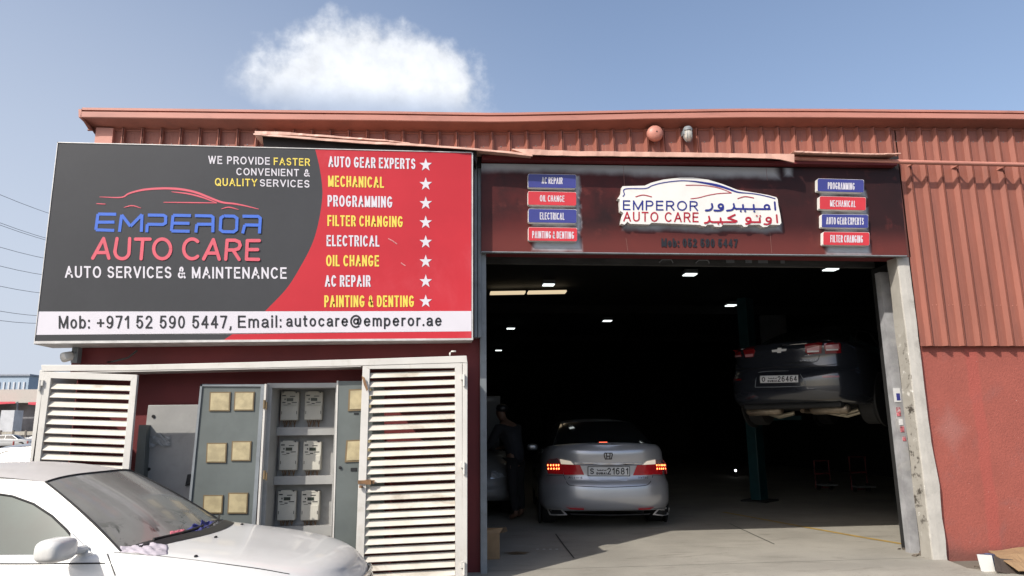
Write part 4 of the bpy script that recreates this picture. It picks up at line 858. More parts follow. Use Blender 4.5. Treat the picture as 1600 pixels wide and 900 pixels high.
# ------------------------------------------------------------------ cars
def pchip(xs, ys):
    xs = np.array(xs, float); ys = np.array(ys, float); h = np.diff(xs); dl = np.diff(ys)/h; d = np.zeros_like(ys)
    for i in range(1, len(xs)-1):
        if dl[i-1]*dl[i] > 0: w1 = 2*h[i]+h[i-1]; w2 = h[i]+2*h[i-1]; d[i] = (w1+w2)/(w1/dl[i-1]+w2/dl[i])
    d[0] = dl[0]; d[-1] = dl[-1]
    def f(x):
        x = min(max(x, xs[0]), xs[-1]); i = min(int(np.searchsorted(xs, x, 'right'))-1, len(xs)-2); t = (x-xs[i])/h[i]
        return (2*t**3-3*t*t+1)*ys[i]+(t**3-2*t*t+t)*h[i]*d[i]+(-2*t**3+3*t*t)*ys[i+1]+(t**3-t*t)*h[i]*d[i+1]
    return f
class Car:
    """sedan in its own frame: u right, l forward from the rear bumper, h up"""
    def __init__(s, P, name, label, pos, head, cat='car', z=0.0, group=None):
        s.P = P; s.root = thing(name, label, cat, (pos[0], pos[1], z), -head, group); OFF[s.root.name] = np.zeros(3)
        s.pos = np.array([pos[0], pos[1], z]); s.head = head
        s.R = np.array([[cos(head), sin(head), 0], [-sin(head), cos(head), 0], [0, 0, 1]])
        V = P.get('v', [0, .08, .2, .35, .5, .62, .75, .86, .94, 1.0])
        s.wv = pchip(V, P.get('wv', [.90, .95, .985, 1, 1, .99, .975, .955, .93, .885])); s.rv = pchip(V, P['rv']); s.fv = pchip(V, P['fv'])
        s.top = pchip([q[0] for q in P['top']], [q[1] for q in P['top']]); s.n, s.m = P.get('n', 9.), P.get('m', 2.8)
        s.hb = P['hb']
    def ring(s, v): w = s.P['W']/2*s.wv(v); lr = s.rv(v); lf = s.P['L']-s.fv(v); return w, (lf-lr)/2, (lf+lr)/2
    def Sr(s, u, h, front=False):
        t0 = s.top(s.P['L']-.15 if front else .12); v = min(1, max(0, (h-s.hb)/(t0-s.hb))); w, a, lc = s.ring(v)
        q = a*(1-min(abs(u)/w, .985)**s.m)**(1/s.n); return lc+q if front else lc-q
    def world(s, u, l, h): return s.pos + np.array([u*cos(s.head)+l*sin(s.head), -u*sin(s.head)+l*cos(s.head), h])
    def local(s, p): d = np.array(p)-s.pos; return np.array([d[0]*cos(s.head)-d[1]*sin(s.head), d[0]*sin(s.head)+d[1]*cos(s.head), d[2]])
    def lray(s, px, py):
        d = ray(px, py); o = s.local(CAM); return o, np.array([d[0]*cos(s.head)-d[1]*sin(s.head), d[0]*sin(s.head)+d[1]*cos(s.head), d[2]])
    def uh(s, px, py):
        """pixel -> (u,h) on the rear face"""
        o, d = s.lray(px, py); l = .06
        for _ in range(6): t = (l-o[1])/d[1]; p = o+d*t; l = s.Sr(p[0], p[2])
        return p[0], p[2]
    def body(s, m):
        P = s.P; vs = np.concatenate([np.linspace(0, 1, 25)]); us = [0, .12, .25, .4, .54, .66, .76, .84, .9]; f0 = .9
        verts = []; per = None
        mids = np.linspace(-1, 1, 64)[1:-1]
        for v in vs:
            w, a, lc = s.ring(v); k = (1-f0**s.m)**(1/s.n); side = []
            for u in us: side.append((u, lc-a*(1-u**s.m)**(1/s.n)))
            for q in mids: side.append(((1-abs(q*k)**s.n)**(1/s.m), lc+q*k*a))
            for u in us[::-1]: side.append((u, lc+a*(1-u**s.m)**(1/s.n)))
            rt = [(u*w, l) for u, l in side]; lt = [(-u*w, l) for u, l in side[1:-1]][::-1]
            hbl = lambda l: s.hb + P.get('lift_r', .05)*max(0, 1-l/.7)**2 + .04*max(0, 1-(P['L']-l)/.6)**2
            verts.append([(u, l, hbl(l)+v*(s.top(l)-hbl(l))) for u, l in rt+lt]); nr = len(rt)
        n = len(verts[0]); mb = MB(); flat = [q for r in verts for q in r]
        fs = [(i*n+k, i*n+(k+1) % n, (i+1)*n+(k+1) % n, (i+1)*n+k) for i in range(len(vs)-1) for k in range(n)]
        mb.add(flat, fs)
        # lid: strips across between matching right and left points, crowned
        rows = []; lastr = verts[-1]
        for k in range(nr):
            a = np.array(lastr[k]); b = np.array(lastr[(n-k) % n]) if 0 < k < nr-1 else a
            row = []
            for t in np.linspace(0, 1, 17):
                p = a*(1-t)+b*t; half = abs(a[0]); c = P.get('crown', .05)*min(1, half/.5)*(1-(2*t-1)**4) ; row.append((p[0], p[1], p[2]+c*(.75+.25*(1-(2*t-1)**2))))
            rows.append(row)
        mb.grid(rows)
        bot = verts[0]; mb.grid([[bot[k], bot[(n-k) % n] if 0 < k < nr-1 else bot[k]] for k in range(nr)])
        s.bodyV = list(mb.v); s.bodyF = list(mb.f)
        o = mb.build('body', m, s.root, smooth=True, local=True)
        bm = bmesh.new(); bm.from_mesh(o.data); bmesh.ops.remove_doubles(bm, verts=bm.verts[:], dist=.0008); bmesh.ops.recalc_face_normals(bm, faces=bm.faces[:]); bm.to_mesh(o.data); bm.free()
        o.data.polygons.foreach_set('use_smooth', [True]*len(o.data.polygons))
        s.bvh = BVHTree.FromPolygons([Vector(q) for q in mb.v], mb.f); s.bodyo = o; return o
    def hit(s, px, py, off=.0):
        o, d = s.lray(px, py); d = d/np.linalg.norm(d); r = s.bvh.ray_cast(Vector(o), Vector(d))
        if r[0] is None: return None
        return np.array(r[0]) - d*off
    def usheet(s, h): P = s.P; return P['wb'] + (P['wr']-P['wb'])*((h-P['A0'][1])/(P['A1'][1]-P['A0'][1]))
    def side_hit(s, px, py, sg=1):
        o, d = s.lray(px, py); u = sg*P_mean(s)
        for _ in range(12): t = (u-o[0])/d[0]; p = o+d*t; u = sg*s.usheet(p[2])
        return p[1], p[2]
    def greenhouse(s, m, mg, wins, mgw=None, pillar=None):
        P = s.P; A0, A1, C1, C0 = [np.array(P[k]) for k in ('A0', 'A1', 'C1', 'C0')]
        mgw = mgw or mg; bw, bt = P.get('bow', .16), P.get('bowt', .07); crown = P.get('rcrown', .055)
        ub = s.usheet
        S = np.linspace(-1, 1, 25)
        def wsrow(t, e0, e1, sg):
            row = []
            for x in S:
                b = np.array([x*ub(e0[1]), e0[0]+sg*bw*(1-x*x), e0[1]+P.get('cowlh', .015)*(1-x*x)]); tp = np.array([x*ub(e1[1]), e1[0]+sg*bt*(1-x*x), e1[1]+.035*(1-x**4)])
                p = b*(1-t)+tp*t; k = sin(pi*t)*.022; row.append(p+np.array([0, sg*k*.5, k])*(1-.5*x*x))
            return row
        fr_ = .0
        mb = MB(); mb.grid([wsrow(t, A0, A1, 1) for t in np.linspace(-.03, 1, 13)]); s.ws = mb.build('windscreen', mgw, s.root, smooth=True, local=True)
        s.wsb = BVHTree.FromPolygons([Vector(q) for q in mb.v], mb.f)
        mb = MB(); mb.grid([wsrow(t, C0, C1, -1) for t in np.linspace(-.03, 1, 13)]); s.rw = mb.build('rear_window', mg, s.root, smooth=True, local=True)
        s.rwb = BVHTree.FromPolygons([Vector(q) for q in mb.v], mb.f)
        # roof
        rows = []; Wt, Ct = wsrow(1, A0, A1, 1), wsrow(1, C0, C1, -1)
        for t in np.linspace(0, 1, 21):
            rows.append([Wt[i]*(1-t)+Ct[i]*t + np.array([0, 0, crown*4*t*(1-t)*(.6+.4*(1-S[i]**2))]) for i in range(len(S))])
        mb = MB(); mb.grid(rows); s.roof = mb.build('roof', m, s.root, smooth=True, local=True); mb0 = mb
        s.roofb = BVHTree.FromPolygons([Vector(q) for q in mb.v], mb.f)
        rail = [(rows[k][-1][1], rows[k][-1][2]) for k in range(21)]
        outl = [(A0[0]+.02, A0[1]-.06)] + [tuple(A0)] + [tuple(A0*(1-t)+A1*t+np.array([0, .022*sin(pi*t)*.5])) for t in np.linspace(.1, .9, 8)] + rail + [tuple(C1*(1-t)+C0*t+np.array([0, .015*sin(pi*t)])) for t in np.linspace(.1, .9, 8)] + [tuple(C0), (C0[0]-.02, C0[1]-.06)]
        co, tr = poly_fill(outl)
        for sg in (1, -1):
            mb = MB(); mb.add([(sg*ub(h), l, h) for l, h in co], tr); mb.build('side_frame', m, s.root, local=True)
            for w in wins:
                wp = w[1] if isinstance(w[0], str) else w
                c2, t2 = poly_fill(wp); mb = MB(); mb.add([(sg*(ub(h)+.004), l, h) for l, h in c2], t2); g = mb.build('side_window', mg, s.root, local=True)
                mb = MB(); loop = [(sg*(ub(h)+.006), l, h) for l, h in wp]; mb.tube(loop+[loop[0]], .007, 6); mb.build('window_seal', M['rubber'], g, local=True)
    def panel(s, pts, m, name, off=.004, parent=None, thick=.012, px=True, cuts=3, front=False):
        """a polygon laid on the rear (or front) face, standing proud of it"""
        uhp = [s.uh(*p) for p in pts] if px else pts
        bm = bmesh.new(); vs = [bm.verts.new((p[0], p[1], 0)) for p in uhp]; f = bm.faces.new(vs); f.normal_update()
        bmesh.ops.triangulate(bm, faces=[f], ngon_method='EAR_CLIP'); bmesh.ops.subdivide_edges(bm, edges=bm.edges[:], cuts=cuts, use_grid_fill=True)
        bm.verts.index_update(); be = [(e.verts[0].index, e.verts[1].index) for e in bm.edges if len(e.link_faces) == 1]
        co = [(v.co.x, v.co.y) for v in bm.verts]; fs = [tuple(v.index for v in q.verts) for q in bm.faces]; bm.free()
        sgn = 1 if front else -1; n = len(co); F = [(u, s.Sr(u, h, front)+sgn*off, h) for u, h in co]; Bk = [(u, s.Sr(u, h, front)+sgn*(off-thick), h) for u, h in co]
        mb = MB(); mb.add(F+Bk, fs+[(a, b, b+n, a+n) for a, b in be]); return mb.build(name, m, parent or s.root, local=True)
    def seam(s, pts, r=.005, m=None, name='panel_gap', parent=None, k=6):
        P3 = []
        for q in bez(pts, k):
            u, h = s.uh(*q); P3.append((u, s.Sr(u, h)-.001, h))
        return MB().tube(P3, r, 6).build(name, m or M['black'], parent or s.root, local=True)
    def wheels(s, lr, lf, r=.325, w=.215, tu=.79, rimm=None):
        for l in (lr, lf):
            for sg in (1, -1):
                x = sg*tu; prof = [(r*.62, -w/2), (r*.93, -w/2), (r, -w/2+.03), (r, w/2-.03), (r*.93, w/2), (r*.62, w/2)]
                mb = MB(); mb.lathe([(a, b*sg) for a, b in prof], (x, l, r), 'x', 36); t = mb.build('wheel', M['rubber'], s.root, local=True, smooth=False)
                mb = MB(); mb.lathe([(r*.64, sg*(w/2-.01)), (r*.60, sg*(w/2-.004)), (r*.56, sg*(w/2-.05)), (.06, sg*(w/2-.03)), (0, sg*(w/2-.025))], (x, l, r), 'x', 30)
                for k in range(5):
                    a = 2*pi*k/5; cx = x+sg*(w/2-.014)
                    pts = [(cx, l+q*cos(a)-p*sin(a), r+q*sin(a)+p*cos(a)) for q, p in ((.04, .025), (r*.6, .03), (r*.6, -.03), (.04, -.025))]; mb.hexa(pts, [(v[0]-sg*.03, v[1], v[2]) for v in pts])
                mb.build('rim', rimm or M['rail'], t, local=True)
                mb = MB(); mb.lathe([(r*1.13, -.02*sg), (r*1.13, .004*sg), (r*1.02, .006*sg)], (sg*(s.P['W']/2-.008), l, r+.01), 'x', 36); mb.build('wheel_arch', M['dark'], s.root, local=True)
def P_mean(s): return (s.P['wb']+s.P['wr'])/2
def carpaint(name, col, metal=.0, rough=.35, coat=.8, dirt=None, damt=.5, dscale=2.0, var=.05):
    return mat(name, col, rough, metal, var=var, scale=2.0, coat=coat, dirt=dirt, damt=damt, dscale=dscale)

# ---- the dusty white sedan parked in front of the cupboard
M['dustywhite'] = carpaint('dusty_white_car_paint', (.68, .67, .64), rough=.36, coat=.55, dirt=(.50, .47, .42), damt=.35, dscale=1.6)
M['dustyroof'] = carpaint('dust_caked_roof_paint', (.52, .49, .46), rough=.6, coat=.1, dirt=(.40, .37, .33), damt=.5, dscale=3)
def mat_dustglass():
    m = mat('dust_covered_windscreen', (.25, .247, .225), .16, var=.12, scale=2, coat=.5)
    t = NT(m.node_tree); p = m.node_tree.nodes['Principled BSDF']; src = p.inputs['Base Color'].links[0].from_socket
    co = t.node('ShaderNodeTexCoord'); n = t.noise(co.outputs['Object'], 5.5, 8, .7, .6); sx = t.node('ShaderNodeSeparateXYZ'); t.link(co.outputs['Object'], sx.inputs[0])
    low = t.maprange(sx.outputs[2], 1.12, .98)                      # wiped and smeared patches near the dashboard
    k = t.math('MULTIPLY', t.maprange(n, .50, .60), t.math('MULTIPLY', low, .85))
    c = t.mix(k, src, (.012, .016, .013)); t.link(c, p.inputs['Base Color'])
    f = t.noise(co.outputs['Object'], 90, 3, .6); p.inputs['Roughness'].default_value = .2
    t.link(t.maprange(f, .3, .7, .13, .27), p.inputs['Roughness']); p.inputs['Coat Roughness'].default_value = .02
    return m
WL = 4.5; wh = radians(96.85); wf = np.array([-.616, 5.455])
PW = dict(L=WL, W=1.71, hb=.19, top=[(0, .92), (.12, .985), (.6, 1.0), (1.0, .97), (2.2, .90), (2.9, .90), (3.2, .91), (3.55, .875), (3.95, .825), (4.25, .765), (4.42, .715), (4.52, .665), (4.61, .60)],
          rv=[.06, .02, .0, 0, .01, .05, .07, .07, .08, .14], fv=[-.04, -.08, -.11, -.11, -.10, -.085, -.07, -.055, -.03, .02], A0=(WL-1.30, .915), A1=(WL-1.96, 1.325), C1=(1.35, 1.33), C0=(.72, .985), wb=.735, wr=.535, bow=.17, bowt=.07, rcrown=.075, crown=.05, n=8, m=2.6)
pos = wf - WL*np.array([sin(wh), cos(wh)])
WC = Car(PW, 'parked_sedan', 'dust-covered white sedan parked in front of the open meter cupboard', pos, wh, z=-.228)
WC.body(M['dustywhite'])
winw = []
fw = [WC.side_hit(*q) for q in [(-14, 770), (20, 775), (53, 787), (82, 806), (104, 827), (113, 838)]]
fw2 = [WC.side_hit(*q) for q in [(120, 874), (60, 876), (-14, 877)]]
rear_l = fw2[-1][0]
front_w = fw + fw2
b_l = min(fw[0][0], rear_l)
railz = lambda l: 1.325
WC.greenhouse(M['dustywhite'], mat('green_tinted_side_glass', (.022, .055, .048), .10, var=.4, scale=1.2, coat=.25), [front_w, [(1.95, .955), (1.95, 1.285), (1.5, 1.285), (1.15, 1.2), (1.0, 1.03)]], mat_dustglass())
WC.roof.data.materials[0] = M['dustyroof']
def trace(car, pts, r=.004, m=None, name='panel_gap', k=6, off=0.0, parent=None):
    P3 = [car.hit(*q, off) for q in bez(pts, k)]; P3 = [p for p in P3 if p is not None]
    return MB().tube(P3, r, 6).build(name, m or M['black'], parent or car.root, local=True)
trace(WC, [(178, 863), (240, 868), (310, 876), (400, 888), (452, 897)], .0035)
trace(WC, [(168, 866), (173, 880), (180, 899)], .004)
trace(WC, [(-10, 881), (60, 881), (164, 880)], .005, M['rubber'])
# seal between roof and windscreen
def on_bvh(car, bvh, px, py, off=.002):
    o, d = car.lray(px, py); d = d/np.linalg.norm(d); r = bvh.ray_cast(Vector(o), Vector(d)); return None if r[0] is None else np.array(r[0])-d*off
S = np.linspace(-1, 1, 21); A1 = np.array(PW['A1']); A0 = np.array(PW['A0'])
mb = MB(); mb.tube([(x*WC.usheet(A1[1]), A1[0]+PW['bowt']*(1-x*x)+.004, A1[1]+.035*(1-x**4)+.002) for x in S], .006, 6)
for sg in (1, -1): mb.tube([(sg*(WC.usheet(A0[1]+(A1[1]-A0[1])*t)+.001), A0[0]+(A1[0]-A0[0])*t+.011*sin(pi*t)+.004, A0[1]+(A1[1]-A0[1])*t+.022*sin(pi*t)*.5+.003) for t in np.linspace(0, 1, 14)], .006, 6)
mb.build('windscreen_seal', M['rubber'], WC.root, local=True)
# cowl, wipers
mb = MB(); rows = []
for x in S:
    u = x*.70; l0 = A0[0]+PW['bow']*(1-x*x)-.01; h0 = WC.top(l0)+.035*(1-abs(x)**4)+.016; rows.append([(u, l0, h0), (u, l0+.06, WC.top(l0+.06)+.05*(1-abs(x)**4)+.012), (u*.97, l0+.14, WC.top(l0+.14)+.05*(1-abs(x)**4)+.003)])
mb.grid(rows); mb.build('cowl_panel', M['black'], WC.root, local=True)
mb = MB()
for a, b in (((.52, .02, .035), (-.05, -.06, .07)), ((-.05, .05, .03), (-.60, -.02, .055))):
    q = [np.array([a[0]*(1-t)+b[0]*t, 0, 0]) for t in np.linspace(0, 1, 8)]
    P3 = []
    for i, w in enumerate(q):
        x = w[0]/.72; l0 = A0[0]+PW['bow']*(1-x*x); P3.append((w[0], l0+.012-.02*i/7, WC.top(l0)+.05+.02*i/7))
    mb.tube(P3, .009, 6)
mb.build('wiper', M['black'], WC.root, local=True)
# nose: grille, headlamps, bumper gap
WC.panel([(-.40, .50), (-.42, .615), (.42, .615), (.40, .50)], M['black'], 'grille', .004, px=False, front=True)
gm = MB()
for h in (.525, .55, .575, .60): gm.tube([(u, WC.Sr(u, h, True)+.006, h) for u in np.linspace(-.40, .40, 15)], .006, 6)
gm.tube([(u, WC.Sr(u, .62, True)+.008, .62) for u in np.linspace(-.43, .43, 15)], .012, 8); gm.build('grille_bars', M['chrome'], WC.root, local=True)
M['hlamp'] = mat('headlamp_glass', (.45, .47, .48), .1, .2, var=.3, scale=14, coat=1)
for sg in (1, -1): WC.panel([(sg*.45, .50), (sg*.45, .615), (sg*.60, .63), (sg*.74, .64), (sg*.76, .52)], M['hlamp'], 'headlight', .005, px=False, front=True)
WC.wheels(.95, WL-.92, .30, .19, .735)
# mirror on the near door
o, d = WC.lray(88, 859); t = (.955-o[0])/d[0]; mc = o+d*t
def superell(c, rx, ry, rz, e=.6, n=20):
    f = lambda a: math.copysign(abs(a)**e, a); rows = []
    for i in range(n+1):
        th = -pi/2+pi*i/n; rows.append([(c[0]+rx*f(cos(th))*f(cos(2*pi*j/(2*n))), c[1]+ry*f(cos(th))*f(sin(2*pi*j/(2*n))), c[2]+rz*f(sin(th))) for j in range(2*n+1)])
    return rows
mb = MB(); mb.grid(superell(mc, .125, .082, .068, .6)); mir = mb.build('door_mirror', M['dustywhite'], WC.root, smooth=True, local=True)
s0 = WC.side_hit(118, 850); s1 = WC.side_hit(160, 878); s2 = WC.side_hit(113, 878)
mb = MB(); tri = [(WC.usheet(h)+.007, l, h) for l, h in (WC.side_hit(114, 832), s1, s2)]; mb.add(tri+[(v[0]+.014, v[1], v[2]) for v in tri], [(0, 1, 2), (5, 4, 3), (0, 3, 4, 1), (1, 4, 5, 2), (2, 5, 3, 0)])
arm_c = mc+np.array([-.10, .02, -.03]); mb.tube([mc+np.array([-.05, .01, -.025]), arm_c, (WC.usheet(.93)+.01, arm_c[1]+.02, arm_c[2])], [.028, .022, .028], 10)
mb.build('mirror_arm', M['dustywhite'], WC.root, local=True)
mb = MB()
for q in ((378, 820), (337, 840), (306, 870)):
    p = WC.hit(*q)
    if p is None: continue
    mb = MB(); mb.grid(superell(p+np.array([0, 0, .004]), .016, .010, .008, .8, 6)); mb.build('washer_nozzle', M['black'], WC.root, local=True)
# rags and litter tucked along the windscreen foot
def rag(name, label, cat, quad, m, amp, seed, lift=.01):
    random.seed(seed); rows = []; nu, nv_ = 22, 10; ph = [random.uniform(0, 6) for _ in range(8)]
    for j in range(nv_+1):
        row = []
        for i in range(nu+1):
            a, b = i/nu, j/nv_; e = 1+.10*sin(ph[0]+9*b)*(.5-abs(a-.5)); q = quadmap(quad, .5+(a-.5)*e, .5+(b-.5)*(1+.25*sin(ph[1]+7*a)))
            p = WC.hit(*q)
            ref = rows[-1][i] if rows else (row[-1] if row else None)
            if p is None or (ref is not None and np.linalg.norm(p-ref) > .10): p = np.array(ref)-np.array([0, 0, .01])
            w = on_bvh(WC, WC.wsb, *q)
            if w is not None:
                o_, d_ = WC.lray(*q)
                if np.linalg.norm(w-o_) < np.linalg.norm(p-o_): p = w
            ed = sin(pi*min(max(a, .02), .98))**.5*sin(pi*min(max(b, .02), .98))**.5
            z = amp*ed*(.55+.45*sin(ph[2]+13*a+3*b)*sin(ph[3]+9*b-5*a)+.3*sin(ph[4]+29*a+11*b))
            row.append(p+np.array([.3*z, .2*z*sin(ph[5]+20*a), max(0, z)+(lift if not rows and not row else 0)]))
        rows.append(row)
    mb = MB(); mb.grid([[WC.world(*p) for p in r] for r in rows]); o = mb.build(name, m, smooth=True)
    s = o.modifiers.new('thickness', 'SOLIDIFY'); s.thickness = .004; return tag(o, label, cat)
rag('cloth', 'crumpled pale lilac rag lying on the near corner of the white sedan under its windscreen', 'cloth', box4(188, 262, 853, 849, 864, 868), mat('lilac_rag', (.50, .45, .49), .9, var=.15, scale=12, dirt=(.06, .06, .07), dscale=9, damt=.8), .022, 3)
rag('cloth', 'crumpled blue and black cloth stuffed between bonnet and windscreen of the white sedan', 'cloth', box4(292, 338, 818, 806, 836, 824), mat('blue_rag', (.05, .055, .22), .9, var=.5, scale=16, dirt=(.02, .02, .02), dscale=12, damt=1), .022, 5)
rag('cloth', 'dark grey rag in the far corner of the white sedan below its windscreen', 'cloth', box4(330, 358, 812, 800, 826, 811), mat('grey_rag', (.10, .10, .10), .9, var=.6, scale=20), .02, 8)
rag('ticket', 'small red and white paper ticket lying under the windscreen of the white sedan', 'ticket', box4(266, 288, 830, 828, 836, 839), mat('red_paper', (.62, .16, .20), .7, var=.4, scale=40), .006, 9, .03)
random.seed(11)

# ---- the silver sedan just inside the doorway
PH = dict(L=4.86, W=1.93, hb=.24, lift_r=.03, top=[(0, 1.09), (.10, 1.145), (.16, 1.16), (.5, 1.15), (.9, 1.12), (1.6, 1.04), (2.6, 1.0), (3.45, 1.0), (4.0, .95), (4.5, .84), (4.75, .73), (4.86, .64)],
          v=[0, .1, .22, .36, .43, .47, .56, .70, .84, .93, 1.0], wv=[.95, 1.0, 1.01, 1.01, 1.0, .985, .97, .96, .945, .925, .875],
          rv=[.06, .015, 0, .005, .02, .055, .075, .07, .055, .05, .10], fv=[.06, .02, 0, 0, .01, .02, .03, .04, .06, .08, .12],
          A0=(3.55, 1.0), A1=(2.75, 1.44), C1=(1.30, 1.465), C0=(.52, 1.135), wb=.80, wr=.59, bow=.2, bowt=.08, rcrown=.065, crown=.035, n=9, m=3.0)
M['silver'] = carpaint('silver_metallic_paint', (.54, .55, .58), metal=.55, rough=.30, coat=.9, var=.03)
HC = Car(PH, 'silver_sedan', 'silver sedan driving into the dark workshop with its brake lights on', (2.325, 10.10), radians(5.5))
HC.body(M['silver']); HC.greenhouse(M['silver'], M['glassdark'], [[(3.35, 1.03), (2.72, 1.37), (2.05, 1.44), (2.05, 1.06)], [(1.98, 1.06), (1.98, 1.44), (1.4, 1.42), (.95, 1.2), (.95, 1.1)]])
OH, KH = (820, 640), 4.738
def hz(pts): return [(OH[0]+x/KH, OH[1]+y/KH) for x, y in pts]
tl = HC.panel(hz([(160, 405), (180, 366), (240, 360), (258, 385), (268, 405), (286, 478), (170, 472)]), M['red_lens'], 'tail_light', .010)
tr_ = HC.panel(hz([(960, 372), (1030, 372), (1046, 402), (1052, 474), (944, 478), (966, 405)]), M['red_lens'], 'tail_light', .010)
HC.panel(hz([(180, 367), (238, 361), (262, 398), (166, 400)]), mat('smoked_lens', (.22, .12, .13), .15, coat=.8), 'upper_lens', .013, parent=tl); HC.panel(hz([(972, 373), (1028, 373), (1044, 399), (970, 401)]), mat('smoked_lens', (.34, .25, .25), .15, coat=.8), 'upper_lens', .013, parent=tr_)
for side, pts, wp in (('l', [(262, 404), (408, 410), (440, 482), (290, 482)], [(258, 366), (338, 382), (362, 407), (268, 403)]), ('r', [(830, 412), (968, 404), (944, 482), (800, 486)], [(905, 381), (966, 369), (968, 403), (874, 408)])):
    x = HC.panel(hz(pts), M['red_lens'], 'boot_light', .009); HC.panel(hz(wp), M['clear_lens'], 'reversing_light', .011, parent=x)
for par, cx in ((tl, [172, 193, 213, 233, 250]), (tr_, [976, 992, 1008, 1022, 1036])):
    mb = MB()
    for r, y in enumerate((411, 437)):
        for x in cx:
            u, h = HC.uh(OH[0]+(x+3*r)/KH, OH[1]+y/KH); l = HC.Sr(u, h)-.014; w = .0125 if par is tl else .009
            mb.add([(u+w*cos(a), l, h+.013*sin(a)) for a in np.linspace(0, 2*pi, 11)[:-1]], [tuple(range(10))])
    mb.build('brake_led_cluster', M['led'], par, local=True)
HC.panel(hz([(362, 390), (620, 394), (876, 394), (868, 408), (620, 410), (372, 406)]), M['chrome'], 'boot_trim', .012)
HC.panel(hz([(368, 405), (620, 409), (868, 407), (866, 412), (620, 415), (374, 411)]), M['black'], 'boot_trim_shadow_gap', .006)
HC.panel(hz([(432, 412), (806, 412), (795, 470), (755, 530), (500, 532), (455, 485)]), carpaint('silver_recess_shade', (.50, .51, .54), metal=.55, rough=.3), 'plate_recess_shade', .003, thick=.004)  # shade of the plate hollow painted as a flat, darker silver sheet
def number_plate(car, pts, a, num, off):
    pl_ = car.panel(pts, M['ink'], 'number_plate', off); cx = sum(q[0] for q in pts)/4; cy = sum(q[1] for q in pts)/4
    pl2 = car.panel([(cx+(x-cx)*.965, cy+(y-cy)*.88) for x, y in pts], M['plate'], 'plate_face', off+.003, parent=pl_)
    q4 = pts
    def put(V, F):
        P3 = []
        for s_, t_ in V:
            p = quadmap(q4, s_, t_); u, h = car.uh(*p); P3.append((u, car.Sr(u, h)-off-.0065, h))
        return P3, F
    mb = MB()
    for s, x0, x1, y0, y1 in ((a, .055, .145, .20, .80), ('DUBAI', .205, .445, .16, .40), (num, .46, .955, .16, .86)):
        for k_, V, F in textstrokes(s, (x1-x0)*4.3, y1-y0, .10 if y1-y0 > .5 else .07): mb.add(*put([(x0+v[0]/4.3, y0+v[1]) for v in V], F))
    for pth in ([(.22, .70), (.24, .58), (.29, .58), (.30, .68)], [(.30, .58), (.36, .58), (.36, .70)], [(.38, .58), (.43, .58), (.44, .66)]):
        vs, fs = stroke2d([(x*4.2, y) for x, y in pth], .07, False); mb.add(*put([(v[0]/4.2, v[1]) for v in vs], fs))
    mb.build('plate_characters', M['ink'], pl_, local=True)
number_plate(HC, hz([(465, 420), (778, 420), (778, 492), (465, 492)]), 'S', '21681', .012)
HC.seam(hz([(286, 482), (300, 515), (318, 548), (350, 562), (480, 570), (620, 574), (760, 570), (885, 562), (922, 545), (940, 512), (948, 482)]), .005)
HC.seam(hz([(160, 485), (220, 488), (286, 484)]), .003); HC.seam(hz([(948, 484), (1000, 486), (1050, 482)]), .003)
for pts in ([(302, 722), (350, 730), (438, 732), (436, 742), (345, 738)], [(842, 732), (905, 730), (958, 722), (925, 738), (842, 742)]): HC.panel(hz(pts), M['red_lens'], 'reflector', .008)
HC.panel(hz([(330, 768), (620, 777), (930, 768), (918, 778), (620, 786), (345, 778)]), M['dark'], 'lower_valance', .006)
for pts, ip in (([(158, 727), (272, 733), (316, 780), (182, 780)], [(176, 738), (264, 742), (294, 772), (192, 772)]), ([(946, 778), (984, 734), (1070, 727), (1062, 778)], [(964, 770), (993, 743), (1059, 738), (1052, 770)])):
    e = HC.panel(hz(pts), M['alu'], 'exhaust_finisher', .012); HC.panel(hz(ip), M['dark'], 'exhaust_opening', .016, parent=e)
# emblem: rounded frame with an H
def rear_strokes(car, paths, w, off, m, name, conv):
    mb = MB()
    for pth in paths:
        vs, fs = stroke2d(pth, w, True); P3 = []
        for v in conv(vs): u, h = car.uh(*v); P3.append((u, car.Sr(u, h)-off, h))
        mb.add(P3, fs)
    return mb.build(name, m, car.root, local=True)
M['emb'] = mat('dark_chrome_emblem', (.10, .10, .11), .2, .9, var=.1)
rear_strokes(HC, [[(590, 322), (645, 322), (648, 335), (640, 366), (595, 366), (587, 335), (590, 322)], [(604, 328), (606, 360)], [(631, 328), (629, 360)], [(606, 345), (630, 345)]], 7, .012, M['emb'], 'emblem', hz)
def rear_text(car, s, q, off, m, conv):
    mb = MB(); W_ = q[1][0]-q[0][0]; H_ = q[3][1]-q[0][1]
    for k_, V, F in textstrokes(s, W_, H_, .17*H_):
        P3 = []
        for a, b in V: u, h = car.uh(*conv([quadmap(q, a/W_, b/H_)])[0]); P3.append((u, car.Sr(u, h)-off-.0004*k_, h))
        mb.add(P3, F)
    mb.build('boot_lettering', m, car.root, local=True)
rear_text(HC, 'Accord', box4(322, 424, 494, 494, 510, 510), .008, M['emb'], hz); rear_text(HC, 'i-VTEC', box4(842, 914, 496, 496, 509, 509), .008, M['emb'], hz)
mb = MB(); p = on_bvh(HC, HC.rwb, OH[0]+580/KH, OH[1]+246/KH, .01); mb.box(p[0]-.06, p[0]+.06, p[1]-.006, p[1], p[2]-.012, p[2]+.012); mb.build('high_brake_light', mat('high_brake_led', (.9, .1, .05), .3, emit=(1, .13, .06), estr=3.0), HC.root, local=True)
p2 = []
for x in np.linspace(300, 890, 14): p2.append(on_bvh(HC, HC.rwb, OH[0]+x/KH, OH[1]+266/KH, .004))
mb = MB(); mb.tube([q for q in p2 if q is not None], .008, 6); mb.build('rear_window_seal', M['rubber'], HC.root, local=True)
